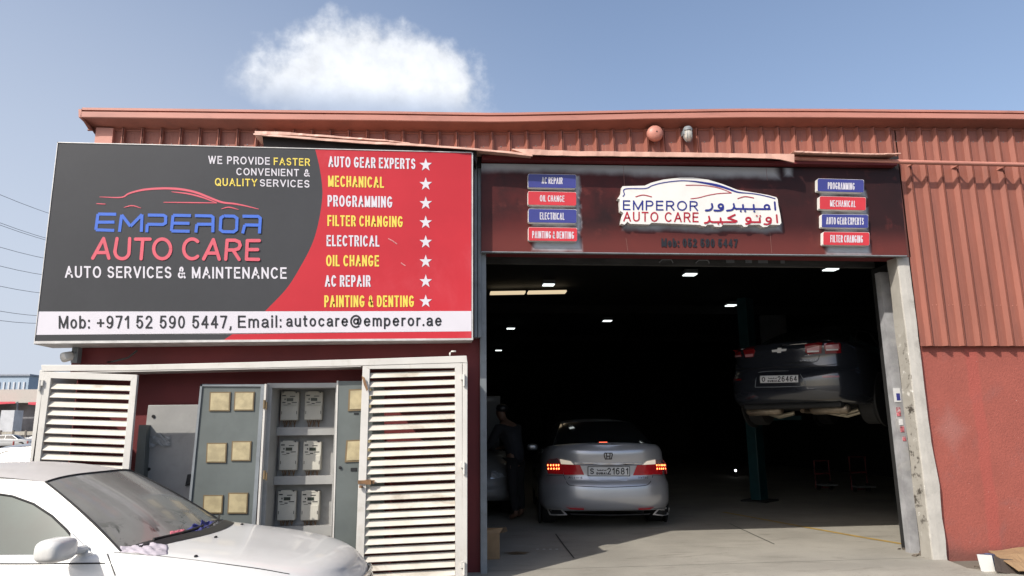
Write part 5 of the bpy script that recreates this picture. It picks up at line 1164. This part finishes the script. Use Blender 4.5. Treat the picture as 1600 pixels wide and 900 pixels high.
for sg in (1, -1):
    mb = MB(); mb.grid(superell((sg*.98, 3.15, 1.06), .10, .05, .06, .6, 12)); mb.build('door_mirror', M['silver'], HC.root, smooth=True, local=True)
HC.wheels(1.05, 3.85, .33, .22, .80)

# ---- the dark sedan up on the lift
PM = dict(L=4.86, W=1.97, hb=.26, lift_r=.08, top=[(0, 1.06), (.08, 1.11), (.16, 1.13), (.5, 1.11), (.9, 1.09), (1.6, 1.03), (2.6, .99), (3.5, 1.0), (4.1, .94), (4.6, .80), (4.86, .64)],
          v=[0, .1, .22, .36, .48, .53, .60, .75, .88, .95, 1.0], wv=[.92, .98, 1, 1, .995, .985, .975, .965, .95, .93, .88], rv=[.07, .02, 0, .0, .015, .05, .06, .07, .05, .045, .10], fv=[.06, .02, 0, 0, .01, .02, .03, .04, .06, .08, .12],
          A0=(3.6, 1.0), A1=(2.8, 1.40), C1=(1.35, 1.42), C0=(.55, 1.10), wb=.80, wr=.58, bow=.2, bowt=.08, rcrown=.06, crown=.035, n=10, m=3.3)
M['navy'] = carpaint('dark_blue_grey_metallic_paint', (.028, .032, .042), metal=.35, rough=.22, coat=1.0)
LC = Car(PM, 'lifted_sedan', 'dark blue-grey sedan raised high on the workshop lift', (4.724, 9.601), .863, z=1.415)
LC.body(M['navy']); LC.greenhouse(M['navy'], M['glassdark'], [[(3.4, 1.03), (2.75, 1.36), (2.05, 1.40), (2.05, 1.06)], [(1.98, 1.06), (1.98, 1.40), (1.45, 1.38), (1.0, 1.2), (.95, 1.1)]])
OM, KM = (1130, 490), 6.0
def mz(pts): return [(OM[0]+x/KM, OM[1]+y/KM) for x, y in pts]
M['red_dull'] = mat('unlit_red_lens', (.22, .010, .014), .12, var=.15, scale=12, coat=.6)
M['tail_mid'] = mat('white_red_lamp_lens', (.55, .26, .28), .15, coat=.8, var=.1)
for pts, ip in (([(768, 290), (900, 272), (930, 275), (925, 372), (800, 385), (775, 365)], [(785, 330), (905, 300), (905, 345), (790, 350)]), ([(948, 280), (1085, 268), (1105, 285), (1108, 370), (960, 378)], [(962, 300), (1085, 285), (1092, 330), (962, 332)]),
                ([(205, 325), (290, 315), (300, 345), (285, 405), (210, 412)], [(210, 385), (285, 378), (280, 402), (213, 408)]), ([(92, 342), (170, 330), (178, 400), (100, 418)], [(96, 395), (168, 388), (168, 405), (102, 415)])):
    x = LC.panel(mz(pts), M['red_dull'], 'tail_light', .010); LC.panel(mz(ip), M['tail_mid'], 'lens_insert', .014, parent=x)
    if pts[0][0] > 700: LC.panel(mz([(ip[0][0]+4, ip[3][1]+1), (ip[1][0]-2, ip[2][1]+1), (ip[1][0]-4, ip[2][1]+14), (ip[0][0]+8, ip[3][1]+16)]), M['plate'], 'reversing_light', .014, parent=x)
number_plate(LC, mz([(346, 580), (712, 572), (714, 648), (346, 656)]), 'O', '26464', .012)
LC.seam(mz([(300, 688), (312, 600), (340, 550), (560, 538), (690, 545), (735, 590), (760, 672), (560, 686), (300, 690)]), .004, M['steel'])
LC.seam(mz([(110, 520), (240, 518), (480, 506), (760, 497), (940, 486), (1095, 468)]), .0045); LC.seam(mz([(575, 468), (760, 460), (875, 446), (905, 385)]), .004)
for pts in ([(930, 585), (1000, 580), (1090, 582), (1090, 596), (935, 602)], [(88, 616), (172, 612), (172, 625), (90, 630)]): LC.panel(mz(pts), M['red_dull'], 'reflector', .008)
LC.panel(mz([(458, 342), (510, 336), (514, 322), (546, 322), (548, 332), (596, 330), (590, 350), (545, 354), (542, 368), (510, 370), (508, 358), (462, 362)]), M['plate'], 'emblem', .012)
rear_text(LC, 'MALIBU', box4(722, 868, 436, 430, 448, 442), .008, M['plate'], mz)
sp = [LC.hit(*q, .01) for q in mz([(540, 262), (620, 245), (700, 235), (800, 232), (880, 236), (905, 250), (860, 270), (700, 285), (555, 296)])]
MB().tube([q for q in bez([q for q in sp if q is not None], 4)], .006, 6).build('spoiler_edge', M['chrome'], LC.root, local=True)
sp = [LC.hit(*q, .012) for q in mz([(428, 262), (520, 254), (610, 248)])]; MB().tube([q for q in sp if q is not None], .009, 6).build('high_brake_light', M['red_lens'], LC.root, local=True)
# underside: lower skirt, silencers, suspension arms
mb = MB(); mb.box(-.70, .70, .19, 3.9, .225, .30); mb.build('underbody', M['dark'], LC.root, local=True, bevel=.03)
for sg in (1, -1):
    mb = MB(); mb.tube([(sg*.20, .40, .205), (sg*.24, .40, .205), (sg*.70, .38, .205), (sg*.74, .38, .205)], [.04, .068, .068, .04], 16); mb.build('silencer', M['muffler'], LC.root, local=True, smooth=True)
    mb = MB(); mb.tube([(sg*.70, 1.0, .18), (sg*.50, .95, .12), (sg*.25, .9, .17)], .03, 8); mb.tube([(sg*.70, .82, .20), (sg*.45, .80, .13), (sg*.20, .8, .18)], .022, 8); mb.build('suspension_arm', mat('bare_alloy_arm', (.52, .47, .36), .5, .5, var=.2), LC.root, local=True)
MB().tube([(.0, .6, .20), (.02, 2.0, .18), (0, 3.2, .2)], .035, 8).build('exhaust_pipe', M['muffler'], LC.root, local=True)
LC.wheels(1.06, 3.80, .335, .22, .83)
for sg in (1, -1):
    mb = MB(); mb.grid(superell((sg*1.03, 3.2, 1.05), .10, .05, .06, .6, 12)); mb.build('door_mirror', M['navy'], LC.root, smooth=True, local=True)
# the lift
pb = PZ(1187, 783, 0)
LF = thing('car_lift', 'teal two-post workshop lift carrying the raised dark sedan', 'car lift', (pb[0], pb[1], 0))
ang = LC.head; rgt = np.array([cos(ang), -sin(ang)]); p2_ = pb[:2]+rgt*3.1
lm = []
for q in (pb[:2], p2_):
    c, s = cos(ang), sin(ang); mb = MB()
    def rb(x0, x1, y0, y1, z0, z1, mb=mb, q=q, c=c, s=s):
        P = [(q[0]+x*c+y*s, q[1]-x*s+y*c, z) for z in (z0, z1) for x, y in ((x0, y0), (x1, y0), (x1, y1), (x0, y1))]; mb.hexa(P[:4], P[4:])
    rb(-.10, .10, -.16, .16, .03, 3.9); mb.build('post', M['teal'], LF, bevel=.01)
    mb = MB(); rb(-.25, .25, -.28, .28, 0, .03, mb); mb.build('base_plate', M['dark'], LF)
    mb = MB(); e = 1 if q is pb[:2] or np.allclose(q, pb[:2]) else -1; rb(*(sorted((e*.10, e*.2))), -.14, .14, 1.45, 1.75, mb); rb(*(sorted((e*.2, e*.95))), -.06, .06, 1.50, 1.58, mb); mb.build('carriage_arm', M['teal'], LF)

# ---- other vehicles deeper inside
PI_ = dict(PM); PI_.update(A0=(3.4, .98), A1=(2.7, 1.42))
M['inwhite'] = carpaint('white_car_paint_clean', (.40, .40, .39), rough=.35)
def plain_car(name, label, pos, head, m, z=0, cat='car', P=None, nose=True):
    c = Car(P or PI_, name, label, pos, head, cat, z); c.body(m); c.greenhouse(m, M['glassdark'], [[(3.2, 1.02), (2.65, 1.38), (2.05, 1.40), (2.05, 1.06)], [(1.98, 1.06), (1.98, 1.40), (1.45, 1.38), (1.0, 1.2), (.95, 1.1)]])
    c.wheels(1.06, 3.80, .33, .2, .80)
    if nose:
        for sg in (1, -1):
            c.panel([(sg*.48, .62), (sg*.5, .74), (sg*.78, .78), (sg*.82, .66)], M['hlamp'], 'headlight', .006, px=False, front=True); c.panel([(sg*.45, .80), (sg*.45, .95), (sg*.82, .97), (sg*.84, .82)], M['red_lens'], 'tail_light', .008, px=False)
        c.panel([(-.4, .55), (-.42, .70), (.42, .70), (.40, .55)], M['black'], 'grille', .005, px=False, front=True)
    return c
M['inwhite_dim'] = carpaint('dimmed_white_car_paint', (.16, .16, .155), rough=.5, coat=.2)  # white paint darkened in the colour for the dim workshop
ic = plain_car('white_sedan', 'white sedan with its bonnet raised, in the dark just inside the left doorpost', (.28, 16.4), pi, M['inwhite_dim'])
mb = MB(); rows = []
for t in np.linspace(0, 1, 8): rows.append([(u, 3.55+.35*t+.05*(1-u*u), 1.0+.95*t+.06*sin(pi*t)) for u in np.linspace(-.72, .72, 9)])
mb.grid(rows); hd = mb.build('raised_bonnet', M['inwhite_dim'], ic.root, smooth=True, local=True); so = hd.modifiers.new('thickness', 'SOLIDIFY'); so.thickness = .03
PV = dict(PM); PV.update(L=4.9, top=[(q[0], q[1]*1.14) for q in PM['top']], A0=(3.7, 1.14), A1=(3.0, 1.74), C1=(.45, 1.76), C0=(.15, 1.2), W=1.92, wb=.84, wr=.70)
sv = Car(PV, 'dark_van', 'dark van parked deep inside the workshop ahead of the silver sedan', (3.5, 17.5), radians(4), 'van'); sv.body(M['navy']); sv.greenhouse(M['navy'], M['glassdark'], [[(3.4, 1.2), (2.95, 1.66), (2.1, 1.7), (2.1, 1.2)], [(2.0, 1.2), (2.0, 1.7), (.7, 1.7), (.5, 1.25)]]); sv.wheels(1.06, 3.8, .36, .23, .82)

# ---- person by the white car
def skin_mesh(name, J, Eg, m, parent, root=0):
    me = bpy.data.meshes.new(name); me.from_pydata([j[0] for j in J], Eg, []); o = link(bpy.data.objects.new(name, me)); o.parent = parent; me.materials.append(m)
    o.modifiers.new('skin', 'SKIN'); bm = bmesh.new(); bm.from_mesh(me); ly = bm.verts.layers.skin.verify(); bm.verts.ensure_lookup_table()
    for i, j in enumerate(J): bm.verts[i][ly].radius = (j[1], j[1])
    bm.verts[root][ly].use_root = True; bm.to_mesh(me); bm.free(); sb = o.modifiers.new('smooth', 'SUBSURF'); sb.levels = 2; sb.render_levels = 2
    return o
def person(name, label, loc, rz, m_shirt, m_trs, m_skin):
    t = thing(name, label, 'person', loc, rz)
    J = [((0, 0, .95), .13), ((0, .03, 1.1), .12), ((0, .10, 1.28), .14), ((0, .20, 1.45), .11), ((0, .26, 1.53), .052), ((0, .32, 1.60), .075), ((0, .345, 1.68), .088), ((0, .33, 1.76), .07),
         ((.10, 0, .88), .088), ((.12, .05, .50), .06), ((.12, 0, .10), .042), ((.12, .14, .04), .038), ((-.10, 0, .88), .088), ((-.13, -.05, .50), .06), ((-.13, -.12, .10), .042), ((-.13, .02, .04), .038),
         ((.20, .18, 1.42), .058), ((.26, .28, 1.18), .042), ((.22, .50, 1.10), .032), ((.20, .58, 1.09), .032), ((-.20, .18, 1.42), .058), ((-.27, .30, 1.18), .042), ((-.20, .50, 1.06), .032), ((-.18, .58, 1.05), .032),
         ((.205, .67, 1.065), .010), ((.18, .66, 1.06), .010), ((.23, .655, 1.07), .010), ((.15, .61, 1.07), .011), ((-.185, .67, 1.025), .010), ((-.155, .66, 1.02), .010), ((-.21, .655, 1.03), .010), ((-.13, .61, 1.03), .011), ((0, .43, 1.665), .016)]
    Eg = [(0, 1), (1, 2), (2, 3), (3, 4), (4, 5), (5, 6), (6, 7), (0, 8), (8, 9), (9, 10), (10, 11), (0, 12), (12, 13), (13, 14), (14, 15), (3, 16), (16, 17), (17, 18), (18, 19), (3, 20), (20, 21), (21, 22), (22, 23), (19, 24), (19, 25), (19, 26), (19, 27), (23, 28), (23, 29), (23, 30), (23, 31), (6, 32)]
    skin_mesh('body', J, Eg, m_skin, t)
    up = lambda i, k: (J[i][0], J[i][1]*k+.012)
    sj = [((0, -.01, .80), .165), up(1, 1.15), up(2, 1.1), up(3, 1.12), up(16, 1.25), up(17, 1.3), ((.235, .42, 1.13), .052), up(20, 1.25), up(21, 1.3), ((-.222, .43, 1.095), .052)]
    skin_mesh('shirt', sj, [(0, 1), (1, 2), (2, 3), (3, 4), (4, 5), (5, 6), (3, 7), (7, 8), (8, 9)], m_shirt, t)
    tj = [((0, .01, 1.0), .135), ((.085, 0, .86), .095), up(9, 1.2), ((.12, .0, .13), .062), ((-.085, 0, .86), .095), up(13, 1.2), ((-.13, -.115, .13), .062)]
    skin_mesh('trousers', tj, [(0, 1), (1, 2), (2, 3), (0, 4), (4, 5), (5, 6)], m_trs, t)
    mb = MB(); mb.grid(superell((0, .31, 1.735), .098, .10, .07, .95, 10)); mb.build('hair', M['black'], t, smooth=True, local=True)
    return t
pp = PY(806, 700, 11.6)
person('person', 'person in dark clothes leaning toward the open bonnet of the white sedan', (pp[0], 11.6, 0), radians(40), mat('dark_workwear', (.016, .017, .022), .9, var=.3), mat('dark_work_trousers', (.012, .012, .013), .9, var=.3), mat('skin', (.16, .085, .055), .6, var=.1))

# ---- lamps and loose things in the workshop
def ceiling_lamp():
    t = thing('ceiling_lamp', 'x', 'lamp', (0, 0, 0), group='square ceiling lamps in the workshop')
    MB().box(-.13, .13, -.13, .13, .02, .10).build('lamp_body', M['steel'], t); MB().box(-.12, .12, -.10, .10, .0, .018).build('diffuser', mat('lamp_diffuser', (.8, .8, .8), .4, var=.02, emit=(.92, 1, .97), estr=1.5), t); return t
l0 = ceiling_lamp()
for i, (q, w) in enumerate([((857, 446), 'nearest of the row over the silver sedan'), ((823, 487), 'second from the doorway over the silver sedan'), ((798, 514), 'third from the doorway in the left row'), ((788, 530), 'fourth from the doorway in the left row'), ((779, 548), 'furthest in the left row'),
                            ((1078, 430), 'nearest of the middle row'), ((949, 502), 'furthest of the middle row'), ((1298, 422), 'nearest above the raised dark sedan'), ((1142, 478), 'further one left of the raised dark sedan')]):
    o = l0 if i == 0 else copy_tree(l0); p = PZ(*q, 4.42); o.location = (p[0], p[1], 4.42); o['label'] = 'lit square ceiling lamp, '+w
    r = o.children
p0 = PZ(766, 459.5, 4.4); p1 = PZ(884, 457.5, 4.4)
SKL = thing('bright_strip', 'long glowing cream strip under the dark workshop ceiling', 'roof light', tuple((p0+p1)/2))
d = p1-p0
for a, b in ((0, .46), (.5, 1)):
    q0, q1 = p0+d*a, p0+d*b; mb = MB(); mb.hexa([q0+np.array([0, -.13, 0]), q1+np.array([0, -.13, 0]), q1+np.array([0, .13, 0]), q0+np.array([0, .13, 0])], [q0+np.array([0, -.13, .04]), q1+np.array([0, -.13, .04]), q1+np.array([0, .13, .04]), q0+np.array([0, .13, .04])])
    mb.build('strip_panel', mat('cream_glow_strip', (.6, .5, .35), .5, var=.1, emit=(1, .80, .52), estr=.62), SKL)  # cream strip with its own emission
c = PZ(781, 874, 0)
bxs = .30
CB = thing('cardboard_box', 'worn brown cardboard box standing just inside the left doorpost', 'box', tuple(c))
mb = MB(); mb.box(c[0]-.42, c[0], c[1], c[1]+.32, 0, .27); mb.build('carton', M['card'], CB, bevel=.006)
mb = MB(); mb.add([(c[0]-.42, c[1], .271), (c[0], c[1], .271), (c[0]+.04, c[1]+.02, .33), (c[0]-.40, c[1]-.05, .34)], [(0, 1, 2, 3)]); mb.add([(c[0], c[1], .271), (c[0], c[1]+.32, .271), (c[0]+.10, c[1]+.31, .30), (c[0]+.09, c[1]+.02, .29)], [(0, 1, 2, 3)]); mb.build('flap', M['card'], CB)
MB().box(c[0]+.001, c[0]+.004, c[1]+.06, c[1]+.16, .15, .23).build('printed_mark', M['black'], CB)
def trolley(label, q, w, h):
    p = PZ(*q, 0); t = thing('tool_trolley', label, 'trolley', (p[0], p[1], 0), 0, 'hand trolleys at the back of the workshop')
    mr = bpy.data.materials.get('dull_red_tube') or mat('dull_red_tube', (.20, .035, .04), .5, var=.2)
    mb = MB(); mb.tube([(p[0]-w/2, p[1], .05), (p[0]-w/2, p[1], h), (p[0]+w/2, p[1], h), (p[0]+w/2, p[1], .05), (p[0]-w/2, p[1], .05)], .025, 8); mb.tube([(p[0]-w/2, p[1], h*.55), (p[0]+w/2, p[1], h*.55)], .02, 8); mb.build('handle_frame', mr, t)
    mb = MB(); mb.box(p[0]-w/2, p[0]+w/2, p[1]-.3, p[1]+.02, .10, .13); mb.build('load_plate', M['steel'], t)
    for s in (-1, 1): MB().lathe([(.04, -.02), (.09, -.02), (.09, .02), (.04, .02)], (p[0]+s*w*.42, p[1]-.05, .09), 'x', 16).build('wheel', M['rubber'], t)
trolley('red tubular hand trolley under the raised sedan, the left of the two', (1287, 765), .34, .62); trolley('red tubular hand trolley under the raised sedan, nearest the right doorpost', (1344, 768), .36, .72)
p = PZ(1150, 745, 0); HL = thing('inspection_lamp', 'tiny bright inspection lamp standing on the dark workshop floor', 'lamp', tuple(p))
mb = MB(); mb.tube([p, p+np.array([0, 0, .14])], .03, 8); mb.build('lamp_stand', M['black'], HL); mb = MB(); mb.grid(superell(p+np.array([0, 0, .17]), .032, .032, .032, 1, 8)); mb.build('lamp_head', mat('inspection_bulb', (1, 1, 1), .3, emit=(1, 1, 1), estr=3), HL, smooth=True)
# litter at the foot of the right wall
yb = 6.95
CT = thing('carton', 'small white and blue carton dumped at the foot of the red plaster wall', 'carton', tuple(PY(1545, 895, yb)))
f4 = [PY(*q, yb) for q in ((1526, 866), (1549, 867.5), (1555.5, 896), (1533, 892.5))]; e4 = [PY(*q, yb+.16) for q in ((1544, 864), (1556, 866), (1574, 892), (1560, 890))]
mb = MB(); mb.hexa(f4, e4); mb.build('carton_body', mat('carton_side', (.05, .10, .20), .6, var=.5, scale=9, dirt=(.4, .3, .32), dscale=12, damt=.8), CT)
mb = MB(); mb.hexa([q+np.array([0, -.004, 0]) for q in f4], [q+np.array([0, -.001, 0]) for q in f4]); mb.build('white_face', M['foam'], CT)
mb = MB(); rows = []
for j, (l, r, yy) in enumerate([((1544, 861.5), (1640, 853), 7.25), ((1556, 868), (1640, 866), 7.05), ((1572, 878), (1640, 888), 6.9), ((1592, 893), (1640, 899), 6.82)]):
    rows.append([PY(l[0]+(r[0]-l[0])*t, l[1]+(r[1]-l[1])*t+1.2*sin(9*t+j), yy) for t in np.linspace(0, 1, 9)])
mb.grid(rows); o = mb.build('cardboard_sheet', M['card']); so = o.modifiers.new('thickness', 'SOLIDIFY'); so.thickness = .008; tag(o, 'torn flattened cardboard sheet leaning on the carton by the red wall', 'cardboard')
rows = [[PY(1552+70*t, 868+20*t+2*sin(11*t), 6.95) for t in np.linspace(0, 1, 8)], [PY(1556+70*t, 893+14*t, 6.88) for t in np.linspace(0, 1, 8)]]
o = MB().grid(rows).build('cardboard_flap', mat('dark_carton', (.07, .05, .04), .8)); so = o.modifiers.new('thickness', 'SOLIDIFY'); so.thickness = .006; tag(o, 'dark folded cardboard flap under the flattened sheet', 'cardboard')
random.seed(4)
mb = MB()
for i, (px, py, w) in enumerate([(1430, 868, .05), (1412, 858, .03), (1439, 863, .04), (1420, 860.5, .03), (1441, 867, .05), (1447, 862, .03), (1405, 858, .02), (1452, 869, .02), (1527, 888, .03), (1535, 894, .04)]):
    p = PZ(px, py, .004 if px < 1500 else -.06); a = random.uniform(0, 3); h = random.uniform(.01, .03); d1 = np.array([cos(a), sin(a), 0])*w; d2 = np.array([-sin(a), cos(a), 0])*w*.5
    mb.hexa([p-d1-d2, p+d1-d2, p+d1+d2, p-d1+d2], [p-d1*.9-d2+np.array([0, 0, h]), p+d1*.8-d2+np.array([0, 0, h]), p+d1*.7+d2+np.array([0, 0, h*.8]), p-d1+d2*.8+np.array([0, 0, h*.6])])
o = mb.build('rubble', mat('rubble', (.16, .13, .10), .9, var=.5, scale=15)); o['kind'] = 'stuff'; tag(o, 'bits of broken plaster and dirt at the foot of the cream doorpost', 'rubble')

# ------------------------------------------------------------------ far left: street, shed, cars, wires
def far(px, py, y): return PY(px, py, y)
yd = 105.0
FB = thing('office_block', 'hazy glass office block beyond the shed at the far left', 'building', tuple(far(20, 610, 170)))
a, b = far(-160, 589, 170), far(46, 587, 170); MB().box(a[0], b[0], 170, 185, -.2, b[2]).build('wall', mat('hazy_glass_wall', (.36, .45, .55), .5, var=.05), FB)
mb = MB()
for k in range(26): x = a[0]+(b[0]-a[0])*k/26; mb.box(x, x+.35, 169.8, 170, b[2]*.25, b[2]-1.4)
mb.build('mullions', mat('hazy_white_mullion', (.62, .64, .68), .6, var=.04), FB); MB().box(a[0]-.3, b[0]+.3, 169.6, 185, b[2], b[2]+.35).build('roof_edge', mat('roof_edge_grey', (.33, .36, .42), .6), FB)
SH = thing('roadside_shed', 'long low beige shed with red awnings at the far left', 'building', tuple(far(20, 665, yd)))
a, b = far(-200, 632, yd), far(75, 629, yd); t_ = far(20, 608.5, yd)
MB().box(a[0], b[0], yd, yd+9, b[2], t_[2]).build('roof', mat('beige_sheet_roof', (.50, .47, .42), .6, var=.08, stretch=(6, 1, 1)), SH)
MB().box(a[0], b[0], yd+1.5, yd+9, -.23, b[2]).build('wall', mat('shed_wall_grey', (.20, .20, .21), .8, var=.5, scale=.35), SH)
for x0, x1 in ((-60, 24), (44, 75)):
    q = [far(x0, 629.5, yd-.3), far(x1, 628.6, yd-.3), far(x1, 630.5 if x1 < 40 else 635, yd-2.2), far(x0, 634.5 if x1 < 40 else 632, yd-2.2)]; mb = MB(); mb.hexa(q, [v+np.array([0, 0, .1]) for v in q]); mb.build('awning', mat('red_awning', (.55, .05, .07), .7), SH)
MB().tube([far(27, 675, yd-1.5), far(27, 628, yd-1.5)], .12, 6).build('column', M['steel'], SH)
p = far(20.5, 627, yd-2.5); mb = MB(); mb.add([p, p+np.array([-.25, 0, -.5]), p+np.array([-.5, 0, .0-.9]), p+np.array([.4, 0, -.9])][:3]+[p+np.array([.25, 0, -.9])], [(0, 1, 2, 3)])
FN = thing('site_fence', 'low pale boundary fence in front of the far shed', 'fence', tuple(far(30, 675, 95)))
mb = MB(); a, b = far(-200, 660, 95), far(80, 660, 95)
for z in (1.15, .2): mb.box(a[0], b[0], 95, 95.15, z, z+.45)
mb.build('rail_boards', mat('pale_fence', (.42, .39, .33), .8, var=.2), FN)
mb = MB()
for k in range(14): x = a[0]+(b[0]-a[0])*k/14; mb.box(x, x+.2, 94.95, 95.2, -.23, 1.75)
mb.build('fence_posts', mat('fence_post', (.16, .14, .12), .8), FN)
# containers / junk behind the fence
o = MB().box(far(1, 650, 99)[0], far(22, 650, 99)[0], 99, 101, -.23, far(10, 641, 99)[2]).build('white_van_body', mat('hazy_white', (.55, .56, .58), .6, var=.15, scale=.8)); o.name = 'container'; tag(o, 'pale box container behind the far fence', 'container')
strip = MB(); strip.add([(-140, 60, -.225), (-20, 60, -.225), (-20, 93, -.225), (-140, 93, -.225)], [(0, 1, 2, 3)]); structure(strip.build('far_road', mat('pale_road', (.22, .20, .18), .9, var=.1, scale=.2)))
sn = MB(); sn.add([(-200, 93, -.22), (-20, 93, -.22), (-20, 104, -.22), (-200, 104, -.22)], [(0, 1, 2, 3)]); structure(sn.build('sand', mat('pale_sand', (.40, .34, .27), .9, var=.12, scale=.3)))
p = PZ(17, 692, -.23)
k = 78/abs(p[1]) if p[1] > 0 else 1
plain_car('distant_car', 'small white car far off on the street at the left edge', (far(-14, 690, 84)[0]-.3, 84), radians(88), M['inwhite'], z=-.23)
plain_car('distant_car', 'white car far off, its nose showing beside the open louvred door', (far(40, 690, 88)[0]+0, 88), radians(88), M['inwhite'], z=-.23)
sc = plain_car('grey_sedan', 'pale silver sedan parked behind the dust-covered white sedan', (far(-115, 720, 12.2)[0], 12.4), radians(93), carpaint('dusty_silver_paint', (.27, .265, .26), metal=.2, rough=.4), z=-.23)
for px in (20, 42):
    q = far(px, 702, 60); o = MB().lathe([(.06, -.23), (.06, .75), (.04, .8), (0, .81)], (q[0], 60, 0), 'z', 10).build('bollard', mat('red_bollard_paint', (.35, .06, .05), .6)); tag(o, 'small red bollard on the far street, ' + ('nearer the distant white car' if px == 20 else 'nearer the louvred door'), 'bollard', 'red bollards on the far street')
for i, (y0, x1, y1) in enumerate([(305, 75, 333.6), (349, 72, 373), (352.5, 72, 376), (387, 68, 404), (416.5, 66, 430), (448, 63, 458.5), (487, 58, 494), (501.7, 57, 506)]):
    A, Bq = PY(0, y0, 42), PY(x1, y1, 46); dd = Bq-A; P3 = [A+dd*t+np.array([0, 0, .12*(t-.5)**2]) for t in np.linspace(-3, 1.9, 14)]
    o = MB().tube(P3, .014, 5).build('power_line', M['tline']); tag(o, ['highest power line crossing the sky left of the billboard', 'upper wire of the close pair of power lines', 'lower wire of the close pair of power lines', 'power line next below the close pair', 'fifth power line from the top, at the middle of the billboard edge', 'power line third from the bottom', 'power line second from the bottom, level with the white band', 'lowest power line, beside the white band of the billboard'][i], 'power line', 'power lines left of the billboard')
